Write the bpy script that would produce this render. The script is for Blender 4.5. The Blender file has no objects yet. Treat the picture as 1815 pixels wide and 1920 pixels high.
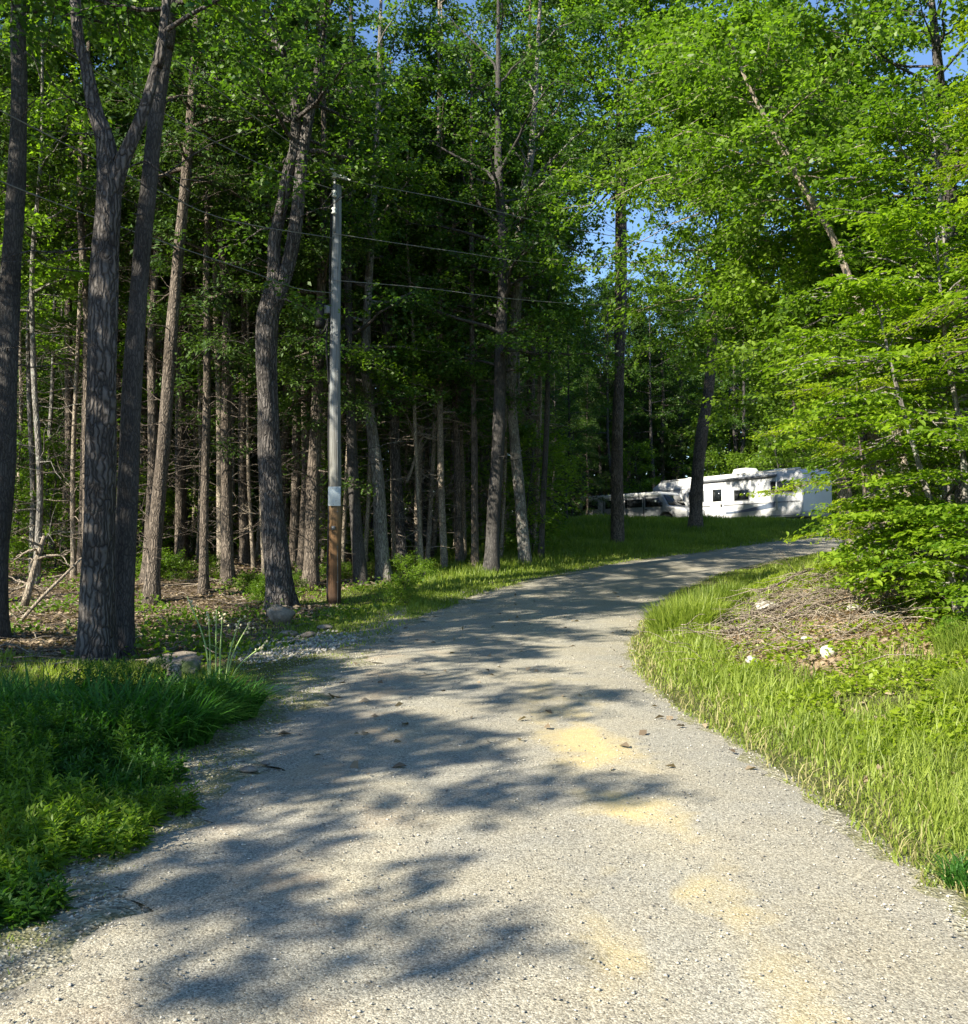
import bpy, math, random
import numpy as np
from math import radians, pi, sin, cos, sqrt

# ------------------------------------------------------------------ camera, sky, sun, exposure
sc = bpy.context.scene
COL = sc.collection
F = 1750.0                      # focal length in pixels of the 1815 x 1920 photograph
EYE = 1.6
cam_d = bpy.data.cameras.new("camera")
cam_d.sensor_fit = 'VERTICAL'; cam_d.sensor_height = 24.0; cam_d.lens = F/1920*24.0
cam_d.clip_start = 0.05; cam_d.clip_end = 1000
cam = bpy.data.objects.new("camera", cam_d); COL.objects.link(cam)
cam.location = (0, 0, EYE)
cam.rotation_euler = (radians(90) + math.atan(40/F), 0, 0)
sc.camera = cam

SUN = np.array([-0.68, -0.61, 0.61]); SUN = SUN/np.linalg.norm(SUN)
w = bpy.data.worlds.new("World"); sc.world = w; w.use_nodes = True
nt = w.node_tree
bg = nt.nodes['Background']
sky = nt.nodes.new('ShaderNodeTexSky'); sky.sky_type = 'NISHITA'; sky.sun_disc = False
sky.sun_elevation = math.asin(SUN[2]); sky.sun_rotation = math.atan2(SUN[0], SUN[1])
sky.air_density = 1.0; sky.dust_density = 0.1; sky.ozone_density = 5.0
nt.links.new(sky.outputs[0], bg.inputs[0]); bg.inputs[1].default_value = 0.09
sd_ = bpy.data.lights.new("sun", 'SUN'); sd_.energy = 5.0; sd_.angle = radians(0.5); sd_.color = (1, 0.925, 0.76)
so = bpy.data.objects.new("sun", sd_); COL.objects.link(so)
from mathutils import Vector
so.rotation_euler = Vector(SUN).to_track_quat('Z', 'Y').to_euler()
so.location = (0, 0, 40)
sc.view_settings.view_transform = 'Standard'; sc.view_settings.look = 'None'
sc.view_settings.exposure = 1.4; sc.view_settings.gamma = 1
sc.render.engine = 'CYCLES'
cy = sc.cycles
cy.max_bounces = 8; cy.diffuse_bounces = 5; cy.transmission_bounces = 4; cy.glossy_bounces = 2; cy.transparent_max_bounces = 8
cy.use_denoising = True; cy.sample_clamp_indirect = 4

rng = np.random.default_rng(7)

# ------------------------------------------------------------------ small helpers
def tag(o, label=None, cat=None, group=None, kind=None):
    if label: o['label'] = label
    if cat: o['category'] = cat
    if group: o['group'] = group
    if kind: o['kind'] = kind
    return o

def link(o, parent=None):
    COL.objects.link(o)
    if parent is not None: o.parent = parent
    return o

def empty(name, loc=(0, 0, 0), rz=0):
    o = bpy.data.objects.new(name, None); COL.objects.link(o)
    o.location = loc; o.rotation_euler = (0, 0, rz); o.empty_display_size = 0.2
    return o

class MB:
    """collects vertices, quads and triangles of ONE mesh"""
    def __init__(s): s.V = []; s.Q = []; s.T = []; s.n = 0; s.A = []
    def add(s, V, Q=None, T=None, a=None):
        V = np.asarray(V, float).reshape(-1, 3)
        s.V.append(V)
        if Q is not None and len(Q): s.Q.append(np.asarray(Q, int).reshape(-1, 4) + s.n)
        if T is not None and len(T): s.T.append(np.asarray(T, int).reshape(-1, 3) + s.n)
        s.A.append(np.zeros(len(V)) if a is None else np.broadcast_to(np.asarray(a, float), (len(V),)))
        s.n += len(V)
        return s
    def tube(s, P, R, k=6, cap=True):
        P = np.asarray(P, float); n = len(P); R = np.broadcast_to(np.asarray(R, float), (n,))
        T = np.gradient(P, axis=0); T /= (np.linalg.norm(T, axis=1)[:, None] + 1e-9)
        mean = T.mean(0); ref = np.array([0, 0, 1.0]) if abs(mean[2]) < .7*np.linalg.norm(mean)+1e-9 else np.array([1.0, 0, 0])
        U = np.cross(T, ref); U /= (np.linalg.norm(U, axis=1)[:, None] + 1e-9)
        W = np.cross(T, U)
        a = np.arange(k)*2*pi/k
        V = P[:, None, :] + R[:, None, None]*(np.cos(a)[None, :, None]*U[:, None, :] + np.sin(a)[None, :, None]*W[:, None, :])
        i = np.arange(n-1)[:, None]*k; j = np.arange(k)[None, :]; j2 = (j+1) % k
        Q = np.stack([i+j, i+j2, i+k+j2, i+k+j], -1).reshape(-1, 4)
        T3 = []
        V = V.reshape(-1, 3)
        if cap:
            V = np.vstack([V, P[0], P[-1]])
            for q in range(k):
                T3.append((n*k, (q+1) % k, q)); T3.append((n*k+1, (n-1)*k+q, (n-1)*k+(q+1) % k))
        return s.add(V, Q, T3 or None)
    def box(s, x0, x1, y0, y1, z0, z1):
        V = [(x, y, z) for x in (x0, x1) for y in (y0, y1) for z in (z0, z1)]
        return s.add(V, [(0, 1, 3, 2), (4, 6, 7, 5), (0, 4, 5, 1), (2, 3, 7, 6), (0, 2, 6, 4), (1, 5, 7, 3)])
    def prism(s, poly, y0, y1):
        """polygon in x,z extruded along y"""
        n = len(poly); c = np.mean(poly, 0)
        V = [(p[0], y0, p[1]) for p in poly] + [(p[0], y1, p[1]) for p in poly] + [(c[0], y0, c[1]), (c[0], y1, c[1])]
        Q = [(i, (i+1) % n, n+(i+1) % n, n+i) for i in range(n)]
        T = [(2*n, (i+1) % n, i) for i in range(n)] + [(2*n+1, n+i, n+(i+1) % n) for i in range(n)]
        return s.add(V, Q, T)
    def mesh(s, name, mat, smooth=False):
        V = np.vstack(s.V); Q = np.vstack(s.Q) if s.Q else np.zeros((0, 4), int); T = np.vstack(s.T) if s.T else np.zeros((0, 3), int)
        me = bpy.data.meshes.new(name)
        me.vertices.add(len(V)); me.vertices.foreach_set('co', V.astype(np.float32).ravel())
        loops = np.concatenate([Q.ravel(), T.ravel()]).astype(np.int32)
        me.loops.add(len(loops)); me.loops.foreach_set('vertex_index', loops)
        nq, ntr = len(Q), len(T)
        me.polygons.add(nq+ntr)
        st = np.concatenate([np.arange(nq)*4, nq*4+np.arange(ntr)*3]).astype(np.int32)
        me.polygons.foreach_set('loop_start', st)
        me.polygons.foreach_set('loop_total', np.concatenate([np.full(nq, 4), np.full(ntr, 3)]).astype(np.int32))
        if smooth: me.polygons.foreach_set('use_smooth', np.ones(nq+ntr, bool))
        A = np.concatenate(s.A)
        if A.any():
            at = me.attributes.new('v', 'FLOAT', 'POINT'); at.data.foreach_set('value', A.astype(np.float32))
        me.update(calc_edges=True); me.validate()
        me.materials.append(mat)
        return me
    def build(s, name, mat, parent=None, smooth=False, bevel=0):
        o = bpy.data.objects.new(name, s.mesh(name, mat, smooth)); link(o, parent)
        if bevel:
            b = o.modifiers.new('b', 'BEVEL'); b.width = bevel; b.segments = 2; b.limit_method = 'ANGLE'
        return o

# ------------------------------------------------------------------ terrain
BY = [-40, 15, 20, 25, 30, 34, 38, 45, 55, 80, 140]
BZ = [0, 0, .12, .50, .95, 1.28, 1.58, 1.85, 2.05, 2.9, 4.5]
LY = [-40, 3.1, 3.5, 4.7, 7, 8.5, 10.4, 14.7, 17.5, 21, 23.7, 28, 30.4, 35.5, 38.5, 42, 50]
LX = [-1.75, -1.75, -1.7, -1.62, -1.72, -1.7, -1.6, -1.55, -1.05, -.1, 1.25, 4.5, 7.3, 12, 15.5, 22, 40]
RY = [-40, 3.0, 3.8, 5.3, 6.8, 8.75, 10.8, 13.3, 16.5, 21.5, 25, 28.5, 33, 38, 50]
RX = [2.05, 2.05, 1.99, 1.97, 1.92, 1.71, 1.72, 2.04, 2.76, 4.3, 6.2, 9.0, 14, 21, 46]
def Lx(y): return np.interp(y, LY, LX)
def Rx(y): return np.interp(y, RY, RX)
def sstep(a, b, x):
    t = np.clip((x-a)/(b-a), 0, 1); return t*t*(3-2*t)
def rdist(x, y):
    """about how far outside the road (negative on it)"""
    return np.maximum(Lx(y)-x, x-Rx(y))*np.where(np.asarray(y) > 20, .6, 1.0)
def hgt(x, y):
    x = np.asarray(x, float); y = np.asarray(y, float)
    z = np.interp(y, BY, BZ)
    d = rdist(x, y); off = sstep(0.0, 2.6, d)
    right = x > Rx(y)
    bank = 1.05*np.exp(-((x-7.6)/3.6)**2-((y-16.5)/4.6)**2) + .35*np.exp(-((x-6)/3.0)**2-((y-8)/4)**2)
    z = z + np.where(right, bank*off, 0)
    berm = .34*np.exp(-((y-42)/3.6)**2)*sstep(-6, 1, x)*(1-sstep(13, 17, x))
    z = z + np.where(~right, berm*off, 0)
    left = np.where(~right, off, 0)
    z = z - .10*left*np.exp(-((x+4)/3)**2)*(y < 30)
    n = (.05*np.sin(1.7*x+.9*y)*np.sin(.8*x-1.3*y+1) + .025*np.sin(3.9*x-2.2*y+2)*np.sin(2.7*y+3.1*x) + .09*np.sin(.5*x+2)*np.sin(.43*y))
    z = z + n*off
    z = z + .012*np.sin(2.1*y+.7*x)*np.sin(1.9*x)*(1-off) + .02*np.clip(-d, 0, .5)
    return z
def gz(x, y): return float(hgt(x, y))
def PX(px, py, D):
    """world point seen at photo pixel (px, py) at distance D along the view"""
    return np.array([(px-907.5)/F*D, D, EYE + (1000-py)/F*D])

# ------------------------------------------------------------------ materials
def new_mat(name):
    m = bpy.data.materials.new(name); m.use_nodes = True
    t = m.node_tree; b = t.nodes['Principled BSDF']
    return m, t, b
def N(t, kind, **kw):
    n = t.nodes.new(kind)
    for k, v in kw.items():
        if k.startswith('i_'): n.inputs[int(k[2:]) if k[2:].isdigit() else k[2:]].default_value = v
        else: setattr(n, k, v)
    return n
def ramp(t, src, stops):
    r = t.nodes.new('ShaderNodeValToRGB'); e = r.color_ramp.elements
    while len(e) < len(stops): e.new(.5)
    for el, (p, c) in zip(e, stops):
        el.position = p; el.color = (*c, 1) if len(c) == 3 else c
    t.links.new(src, r.inputs[0]); return r.outputs[0]
def mix(t, f, a, b, mode='MIX'):
    m = t.nodes.new('ShaderNodeMix'); m.data_type = 'RGBA'; m.blend_type = mode
    for s, v in ((m.inputs[0], f), (m.inputs[6], a), (m.inputs[7], b)):
        if hasattr(v, 'is_linked') or isinstance(v, bpy.types.NodeSocket): t.links.new(v, s)
        elif isinstance(v, (int, float)): s.default_value = v
        else: s.default_value = (*v, 1)
    return m.outputs[2]
def noise(t, vec, scale, detail=4, rough=.6, scl=None):
    if scl:
        mp = N(t, 'ShaderNodeMapping'); mp.inputs['Scale'].default_value = scl; t.links.new(vec, mp.inputs[0]); vec = mp.outputs[0]
    n = N(t, 'ShaderNodeTexNoise'); n.inputs['Scale'].default_value = scale; n.inputs['Detail'].default_value = detail
    n.inputs['Roughness'].default_value = rough; t.links.new(vec, n.inputs['Vector']); return n.outputs[0]
def bump(t, b, h, strength, dist):
    n = N(t, 'ShaderNodeBump'); n.inputs['Strength'].default_value = strength; n.inputs['Distance'].default_value = dist
    t.links.new(h, n.inputs['Height']); t.links.new(n.outputs[0], b.inputs['Normal'])
def coord(t, which='Object'): return N(t, 'ShaderNodeTexCoord').outputs[which]
def math_(t, op, a, b=None, clamp=False):
    m = N(t, 'ShaderNodeMath', operation=op, use_clamp=clamp)
    for s, v in zip(m.inputs, (a, b)):
        if v is None: continue
        if isinstance(v, bpy.types.NodeSocket): t.links.new(v, s)
        else: s.default_value = v
    return m.outputs[0]

def leaf_mat(name, dark, light, trans=.45, rough=.45):
    m, t, b = new_mat(name)
    a = N(t, 'ShaderNodeAttribute', attribute_name='v')
    nz = noise(t, coord(t), .9, 2)
    oi = N(t, 'ShaderNodeObjectInfo').outputs['Random']
    v = math_(t, 'ADD', math_(t, 'MULTIPLY', a.outputs['Fac'], .62), math_(t, 'MULTIPLY', nz, .40))
    v = math_(t, 'ADD', v, math_(t, 'MULTIPLY', math_(t, 'SUBTRACT', oi, .5), .22))
    c = ramp(t, v, [(.12, dark), (.88, light)])
    t.links.new(c, b.inputs['Base Color']); b.inputs['Roughness'].default_value = rough
    b.inputs['Specular IOR Level'].default_value = .35
    tr = N(t, 'ShaderNodeBsdfTranslucent')
    c2 = mix(t, 1.0, c, (1.55, 1.75, .55), 'MULTIPLY'); t.links.new(c2, tr.inputs[0])
    ms = N(t, 'ShaderNodeMixShader'); ms.inputs[0].default_value = trans
    t.links.new(b.outputs[0], ms.inputs[1]); t.links.new(tr.outputs[0], ms.inputs[2])
    t.links.new(ms.outputs[0], t.nodes['Material Output'].inputs[0])
    return m

def bark_mat(name, dark, light, scale=9.0, stretch=.14, depth=.03, lichen=None):
    m, t, b = new_mat(name)
    co = coord(t)
    mp = N(t, 'ShaderNodeMapping'); mp.inputs['Scale'].default_value = (1, 1, stretch); t.links.new(co, mp.inputs[0])
    dn = N(t, 'ShaderNodeTexNoise'); dn.inputs['Scale'].default_value = 5; t.links.new(co, dn.inputs['Vector'])
    add = N(t, 'ShaderNodeMixRGB', blend_type='LINEAR_LIGHT'); add.inputs[0].default_value = .06
    t.links.new(mp.outputs[0], add.inputs[1]); t.links.new(dn.outputs[1], add.inputs[2])
    vo = N(t, 'ShaderNodeTexVoronoi', feature='DISTANCE_TO_EDGE'); vo.inputs['Scale'].default_value = scale*1.9; t.links.new(add.outputs[0], vo.inputs['Vector'])
    fine = noise(t, mp.outputs[0], scale*5, 6, .7)
    h = math_(t, 'ADD', math_(t, 'MULTIPLY', math_(t, 'MINIMUM', vo.outputs[0], .28), 2.6), math_(t, 'MULTIPLY', fine, .45))
    c = ramp(t, h, [(.12, dark), (.85, light)])
    big = noise(t, co, 1.6, 3)
    c = mix(t, ramp(t, big, [(.42, (0, 0, 0)), (.72, (1, 1, 1))]), c, mix(t, 1.0, c, (.62, .60, .58), 'MULTIPLY'))
    if lichen:
        ln = noise(t, co, 4.5, 5, .7)
        c = mix(t, ramp(t, ln, [(.56, (0, 0, 0)), (.66, (.75, .75, .75))]), c, lichen)
    t.links.new(c, b.inputs['Base Color']); b.inputs['Roughness'].default_value = .9
    b.inputs['Specular IOR Level'].default_value = .15
    bump(t, b, h, 1.0, depth)
    return m

def plain(name, col, rough=.5, metal=0, var=.12, scale=6, bumpy=0):
    m, t, b = new_mat(name)
    nz = noise(t, coord(t), scale, 6, .65)
    c = ramp(t, nz, [(.3, tuple(max(0, x*(1-var*2)) for x in col)), (.7, tuple(min(1, x*(1+var)) for x in col))])
    t.links.new(c, b.inputs['Base Color']); b.inputs['Roughness'].default_value = rough; b.inputs['Metallic'].default_value = metal
    if bumpy: bump(t, b, nz, .6, bumpy)
    return m

M = {}
M['maple'] = leaf_mat('maple_leaf', (.045, .100, .012), (.205, .320, .034), .50)
M['oak'] = leaf_mat('oak_leaf', (.022, .068, .014), (.112, .195, .028), .44)
M['beech'] = leaf_mat('beech_leaf', (.065, .140, .012), (.250, .350, .030), .45)
M['yellow'] = leaf_mat('yellow_green_leaf', (.110, .180, .012), (.330, .410, .030), .45)
M['hemlock'] = leaf_mat('hemlock_needles', (.018, .050, .013), (.095, .160, .032), .28, .6)
M['shrub'] = leaf_mat('shrub_leaf', (.055, .120, .012), (.200, .300, .030), .45)
M['grass'] = leaf_mat('grass_blade', (.090, .150, .018), (.330, .390, .070), .42, .5)
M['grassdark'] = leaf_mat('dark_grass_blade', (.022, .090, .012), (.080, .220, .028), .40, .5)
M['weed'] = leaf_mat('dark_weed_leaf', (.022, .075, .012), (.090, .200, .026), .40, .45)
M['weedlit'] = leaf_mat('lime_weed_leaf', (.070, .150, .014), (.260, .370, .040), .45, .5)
M['straw'] = leaf_mat('straw', (.20, .18, .07), (.42, .38, .18), .25, .7)
M['litter'] = leaf_mat('dead_leaf', (.095, .068, .044), (.390, .305, .205), .10, .8)
M['bark_oak'] = bark_mat('grey_furrowed_bark', (.020, .018, .018), (.150, .136, .128), 9, .13, .035)
M['bark_smooth'] = bark_mat('smooth_dark_bark', (.035, .032, .032), (.100, .093, .088), 16, .2, .010)
M['bark_brown'] = bark_mat('brown_bark', (.034, .028, .024), (.200, .165, .135), 12, .16, .022)
M['bark_pale'] = bark_mat('pale_bark', (.100, .082, .066), (.400, .340, .270), 14, .3, .010)
M['bark_lichen'] = bark_mat('lichen_bark', (.070, .065, .060), (.290, .270, .245), 11, .22, .018, (.33, .35, .31))
M['deadwood'] = bark_mat('dead_wood', (.10, .08, .065), (.40, .34, .27), 16, .2, .006)

# ground
def ground_material():
    m, t, b = new_mat('ground_soil')
    co = coord(t)
    A = {k: N(t, 'ShaderNodeAttribute', attribute_name=k).outputs['Fac'] for k in ('gravel', 'litter', 'brush')}
    n1 = noise(t, co, 3.0, 6, .7); n2 = noise(t, co, 26, 6, .75); n3 = noise(t, co, .8, 3)
    grass = ramp(t, n2, [(.3, (.050, .065, .020)), (.7, (.150, .150, .060))])
    lit = ramp(t, n2, [(.28, (.035, .026, .020)), (.50, (.120, .090, .065)), (.72, (.27, .21, .155))])
    vo = N(t, 'ShaderNodeTexVoronoi'); vo.inputs['Scale'].default_value = 58; t.links.new(co, vo.inputs['Vector'])
    sep = N(t, 'ShaderNodeSeparateColor'); t.links.new(vo.outputs['Color'], sep.inputs[0])
    grav = ramp(t, sep.outputs[0], [(0, (.11, .10, .078)), (.35, (.26, .24, .18)), (.75, (.38, .355, .27)), (1, (.56, .53, .43))])
    grav = mix(t, ramp(t, noise(t, co, 2.2, 4), [(.42, (0, 0, 0)), (.62, (.7, .7, .7))]), grav, ramp(t, n2, [(.3, (.10, .105, .035)), (.7, (.29, .28, .12))]))
    def br(a, lo, hi):
        s = math_(t, 'ADD', a, math_(t, 'MULTIPLY', math_(t, 'SUBTRACT', n1, .5), 1.1))
        return ramp(t, s, [(lo, (0, 0, 0)), (hi, (1, 1, 1))])
    c = mix(t, br(A['litter'], .40, .6), grass, lit)
    c = mix(t, br(A['brush'], .40, .6), c, ramp(t, n2, [(.3, (.15, .10, .06)), (.52, (.38, .27, .17)), (.72, (.56, .46, .34))]))
    c = mix(t, br(A['gravel'], .38, .62), c, grav)
    t.links.new(c, b.inputs['Base Color']); b.inputs['Roughness'].default_value = .95; b.inputs['Specular IOR Level'].default_value = .1
    h = math_(t, 'ADD', math_(t, 'MULTIPLY', n2, .6), math_(t, 'MULTIPLY', vo.outputs['Distance'], .5))
    bump(t, b, h, .9, .03)
    return m
def road_material():
    m, t, b = new_mat('gravel_road')
    co = coord(t)
    vo = N(t, 'ShaderNodeTexVoronoi'); vo.inputs['Scale'].default_value = 155; t.links.new(co, vo.inputs['Vector'])
    vo2 = N(t, 'ShaderNodeTexVoronoi'); vo2.inputs['Scale'].default_value = 85; t.links.new(co, vo2.inputs['Vector'])
    sep = N(t, 'ShaderNodeSeparateColor'); t.links.new(vo.outputs['Color'], sep.inputs[0])
    sep2 = N(t, 'ShaderNodeSeparateColor'); t.links.new(vo2.outputs['Color'], sep2.inputs[0])
    c = ramp(t, sep.outputs[0], [(0, (.11, .098, .08)), (.25, (.205, .197, .167)), (.62, (.31, .300, .256)), (1, (.52, .505, .44))])
    c2 = ramp(t, sep2.outputs[1], [(0, (.10, .09, .075)), (.5, (.34, .31, .25)), (1, (.52, .475, .39))])
    c = mix(t, .35, c, c2)
    big = noise(t, co, .9, 5, .6); mid = noise(t, co, 5, 5, .6)
    fine = noise(t, co, 160, 3, .7)
    c = mix(t, ramp(t, fine, [(.36, (.45, .45, .45)), (.47, (0, 0, 0))]), c, (.07, .065, .055))
    # wheel-worn sandy patches and reddish fines
    sx = N(t, 'ShaderNodeSeparateXYZ'); t.links.new(co, sx.inputs[0])
    X = math_(t, 'ADD', sx.outputs[0], math_(t, 'MULTIPLY', math_(t, 'SUBTRACT', mid, .5), .5))
    def band(x0, wd):
        d = math_(t, 'ABSOLUTE', math_(t, 'SUBTRACT', X, x0)); return math_(t, 'SUBTRACT', 1, math_(t, 'DIVIDE', d, wd), True)
    pn = noise(t, co, 1.0, 3, .5, (1.0, .8, 1))
    f = math_(t, 'MULTIPLY', band(.76, .46), ramp(t, pn, [(.47, (0, 0, 0)), (.57, (1, 1, 1))]))
    yf = math_(t, 'MULTIPLY', math_(t, 'SUBTRACT', 10.5, sx.outputs[1]), .5, True)
    f = math_(t, 'MULTIPLY', math_(t, 'MULTIPLY', f, 1.3, True), yf)
    c = mix(t, math_(t, 'MULTIPLY', math_(t, 'MULTIPLY', f, ramp(t, fine, [(.38, (.45, .45, .45)), (.52, (1, 1, 1))])), .80), c, mix(t, .25, (.62, .485, .20), c))
    f2 = math_(t, 'MULTIPLY', band(-1.0, .8), ramp(t, noise(t, co, 1.3, 3), [(.50, (0, 0, 0)), (.64, (1, 1, 1))]))
    c = mix(t, math_(t, 'MULTIPLY', f2, .32), c, (.47, .32, .20))
    c = mix(t, ramp(t, big, [(.40, (0, 0, 0)), (.66, (.6, .6, .6))]), c, mix(t, 1.0, c, (1.16, 1.08, .92), 'MULTIPLY'))
    c = mix(t, ramp(t, mid, [(.30, (.4, .4, .4)), (.48, (0, 0, 0))]), c, mix(t, 1.0, c, (.72, .72, .76), 'MULTIPLY'))
    tr_ = math_(t, 'MAXIMUM', band(.95, .38), band(-.55, .38))
    c = mix(t, math_(t, 'MULTIPLY', tr_, .5), c, mix(t, 1.0, c, (1.22, 1.20, 1.14), 'MULTIPLY'))
    t.links.new(c, b.inputs['Base Color']); b.inputs['Roughness'].default_value = .95; b.inputs['Specular IOR Level'].default_value = .12
    h = math_(t, 'ADD', math_(t, 'MULTIPLY', vo.outputs['Distance'], -.8), math_(t, 'MULTIPLY', vo2.outputs['Distance'], -.9))
    h = math_(t, 'ADD', h, math_(t, 'MULTIPLY', mid, .8))
    bump(t, b, h, .35, .008)
    return m
M['ground'] = ground_material(); M['road'] = road_material()

def axis(lo, a, b, hi, fine, growth=1.12):
    v = list(np.arange(a, b+1e-6, fine)); s = fine; x = v[-1]
    while x < hi: s *= growth; x += s; v.append(min(x, hi))
    s = fine; x = v[0]; left = []
    while x > lo: s *= growth; x -= s; left.append(max(x, lo))
    return np.array(sorted(set(left))+v)
def grid_obj(name, X, Y, Z, mat, attrs=None):
    ny, nx = X.shape
    i = np.arange(ny-1)[:, None]*nx; j = np.arange(nx-1)[None, :]
    Q = np.stack([i+j, i+j+1, i+nx+j+1, i+nx+j], -1).reshape(-1, 4)
    mb = MB(); mb.add(np.stack([X, Y, Z], -1).reshape(-1, 3), Q)
    o = mb.build(name, mat, smooth=True)
    for k, v in (attrs or {}).items():
        a = o.data.attributes.new(k, 'FLOAT', 'POINT'); a.data.foreach_set('value', v.astype(np.float32).ravel())
    return o
xs = axis(-220, -6, 10, 220, .11); ys = axis(-60, 2.0, 26, 300, .13)
GX, GY = np.meshgrid(xs, ys); d = rdist(GX, GY)
wob = .35*np.sin(1.3*GY)+.25*np.sin(2.9*GY+1)
leftside = GX < Lx(GY)
gravel = np.where(leftside, 1-sstep(.15, 1.1+.35*wob, d), 1-sstep(.0, .16, d))
gravel = np.maximum(gravel, np.exp(-((GX+2.75)/.75)**2-((GY-13.6)/1.5)**2))       # heap of pale stone by the boulder
gravel = np.maximum(gravel, .85*np.exp(-((GX+1.2)/1.2)**2-((GY-18)/2.0)**2)*leftside)
litter = np.where(leftside, sstep(2.6, 4.2, d)*(1-sstep(27, 32, GY)*(GX > 0)), sstep(7, 10, d))
litter = np.maximum(litter, sstep(11, 13, GY)*leftside*(GX < -3.4))
brush = (~leftside)*np.exp(-((GX-5.0)/2.5)**2-((GY-12.3)/3.1)**2)*sstep(.6, 1.4, d)*1.4
ZG = hgt(GX, GY) - .03*(1-sstep(-.25, -.02, d))*0 - .02*(d < -.12)
g = grid_obj('ground', GX, GY, ZG, M['ground'], dict(gravel=gravel, litter=litter, brush=brush)); tag(g, kind='structure')

ry = np.concatenate([np.arange(-12, 2, .5), np.arange(2, 26, .08), np.arange(26, 49, .25)])
s_ = np.linspace(0, 1, 44)
edL = Lx(ry) + .16*np.sin(2.3*ry)+.12*np.sin(5.1*ry)+.08*np.sin(11*ry+1)+.05*np.sin(27*ry); edR = Rx(ry) + .07*np.sin(4.3*ry+2)+.05*np.sin(13*ry)+.035*np.sin(31*ry)
RXg = edL[:, None] + (edR-edL)[:, None]*s_[None, :]; RYg = np.broadcast_to(ry[:, None], RXg.shape)
edge = np.minimum(s_, 1-s_)
RZg = hgt(RXg, RYg) + .012*sstep(0, .05, edge)[None, :] - .004
r = grid_obj('gravel_road', RXg, RYg, RZg, M['road']); tag(r, kind='structure')

# ------------------------------------------------------------------ foliage builder
def unit(v): return v/(np.linalg.norm(v, axis=-1, keepdims=True)+1e-9)
def leaves_to(mb, C, D, Nn, L, W, shade, fold=.18, hero=False):
    """leaf blades as folded lozenges: C centres, D directions, Nn normals"""
    n = len(C)
    if n == 0: return
    D = unit(D); S = unit(np.cross(D, Nn)); U = np.cross(S, D)
    L = np.broadcast_to(L, (n,))[:, None]; W = np.broadcast_to(W, (n,))[:, None]
    base = C - D*L*.5; tip = C + D*L*.5 - U*L*.10
    if hero:
        a1 = C - D*L*.18 + S*W*.46 + U*W*fold; a2 = C + D*L*.20 + S*W*.36 + U*W*fold*.8
        b1 = C - D*L*.18 - S*W*.46 + U*W*fold; b2 = C + D*L*.20 - S*W*.36 + U*W*fold*.8
        V = np.stack([base, a1, a2, tip, b2, b1], 1).reshape(-1, 3)
        i = np.arange(n)[:, None]*6
        Q = np.concatenate([i+np.array([[0, 1, 2, 3]]), i+np.array([[0, 3, 4, 5]])])
        mb.add(V, Q, a=np.repeat(shade, 6))
    else:
        m1 = C - D*L*.05
        V = np.stack([base, m1+S*W*.5+U*W*fold, tip, m1-S*W*.5+U*W*fold], 1).reshape(-1, 3)
        i = np.arange(n)[:, None]*4
        mb.add(V, i+np.array([[0, 1, 2, 3]]), a=np.repeat(shade, 4))

def at_(P, t):
    """point on polyline P at fraction t of its index range"""
    P = np.asarray(P); k = t*(len(P)-1); i = min(int(k), len(P)-2); f = k-i
    return P[i]*(1-f)+P[i+1]*f

def smooth_path(P, n=4):
    P = np.asarray(P, float); m = len(P)
    if m < 3: return P
    out = []
    Q = np.vstack([2*P[0]-P[1], P, 2*P[-1]-P[-2]])
    for i in range(m-1):
        p0, p1, p2, p3 = Q[i:i+4]
        for k in range(n):
            u = k/n
            out.append(.5*((2*p1)+(-p0+p2)*u+(2*p0-5*p1+4*p2-p3)*u*u+(-p0+3*p1-3*p2+p3)*u**3))
    out.append(P[-1]); return np.array(out)

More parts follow.
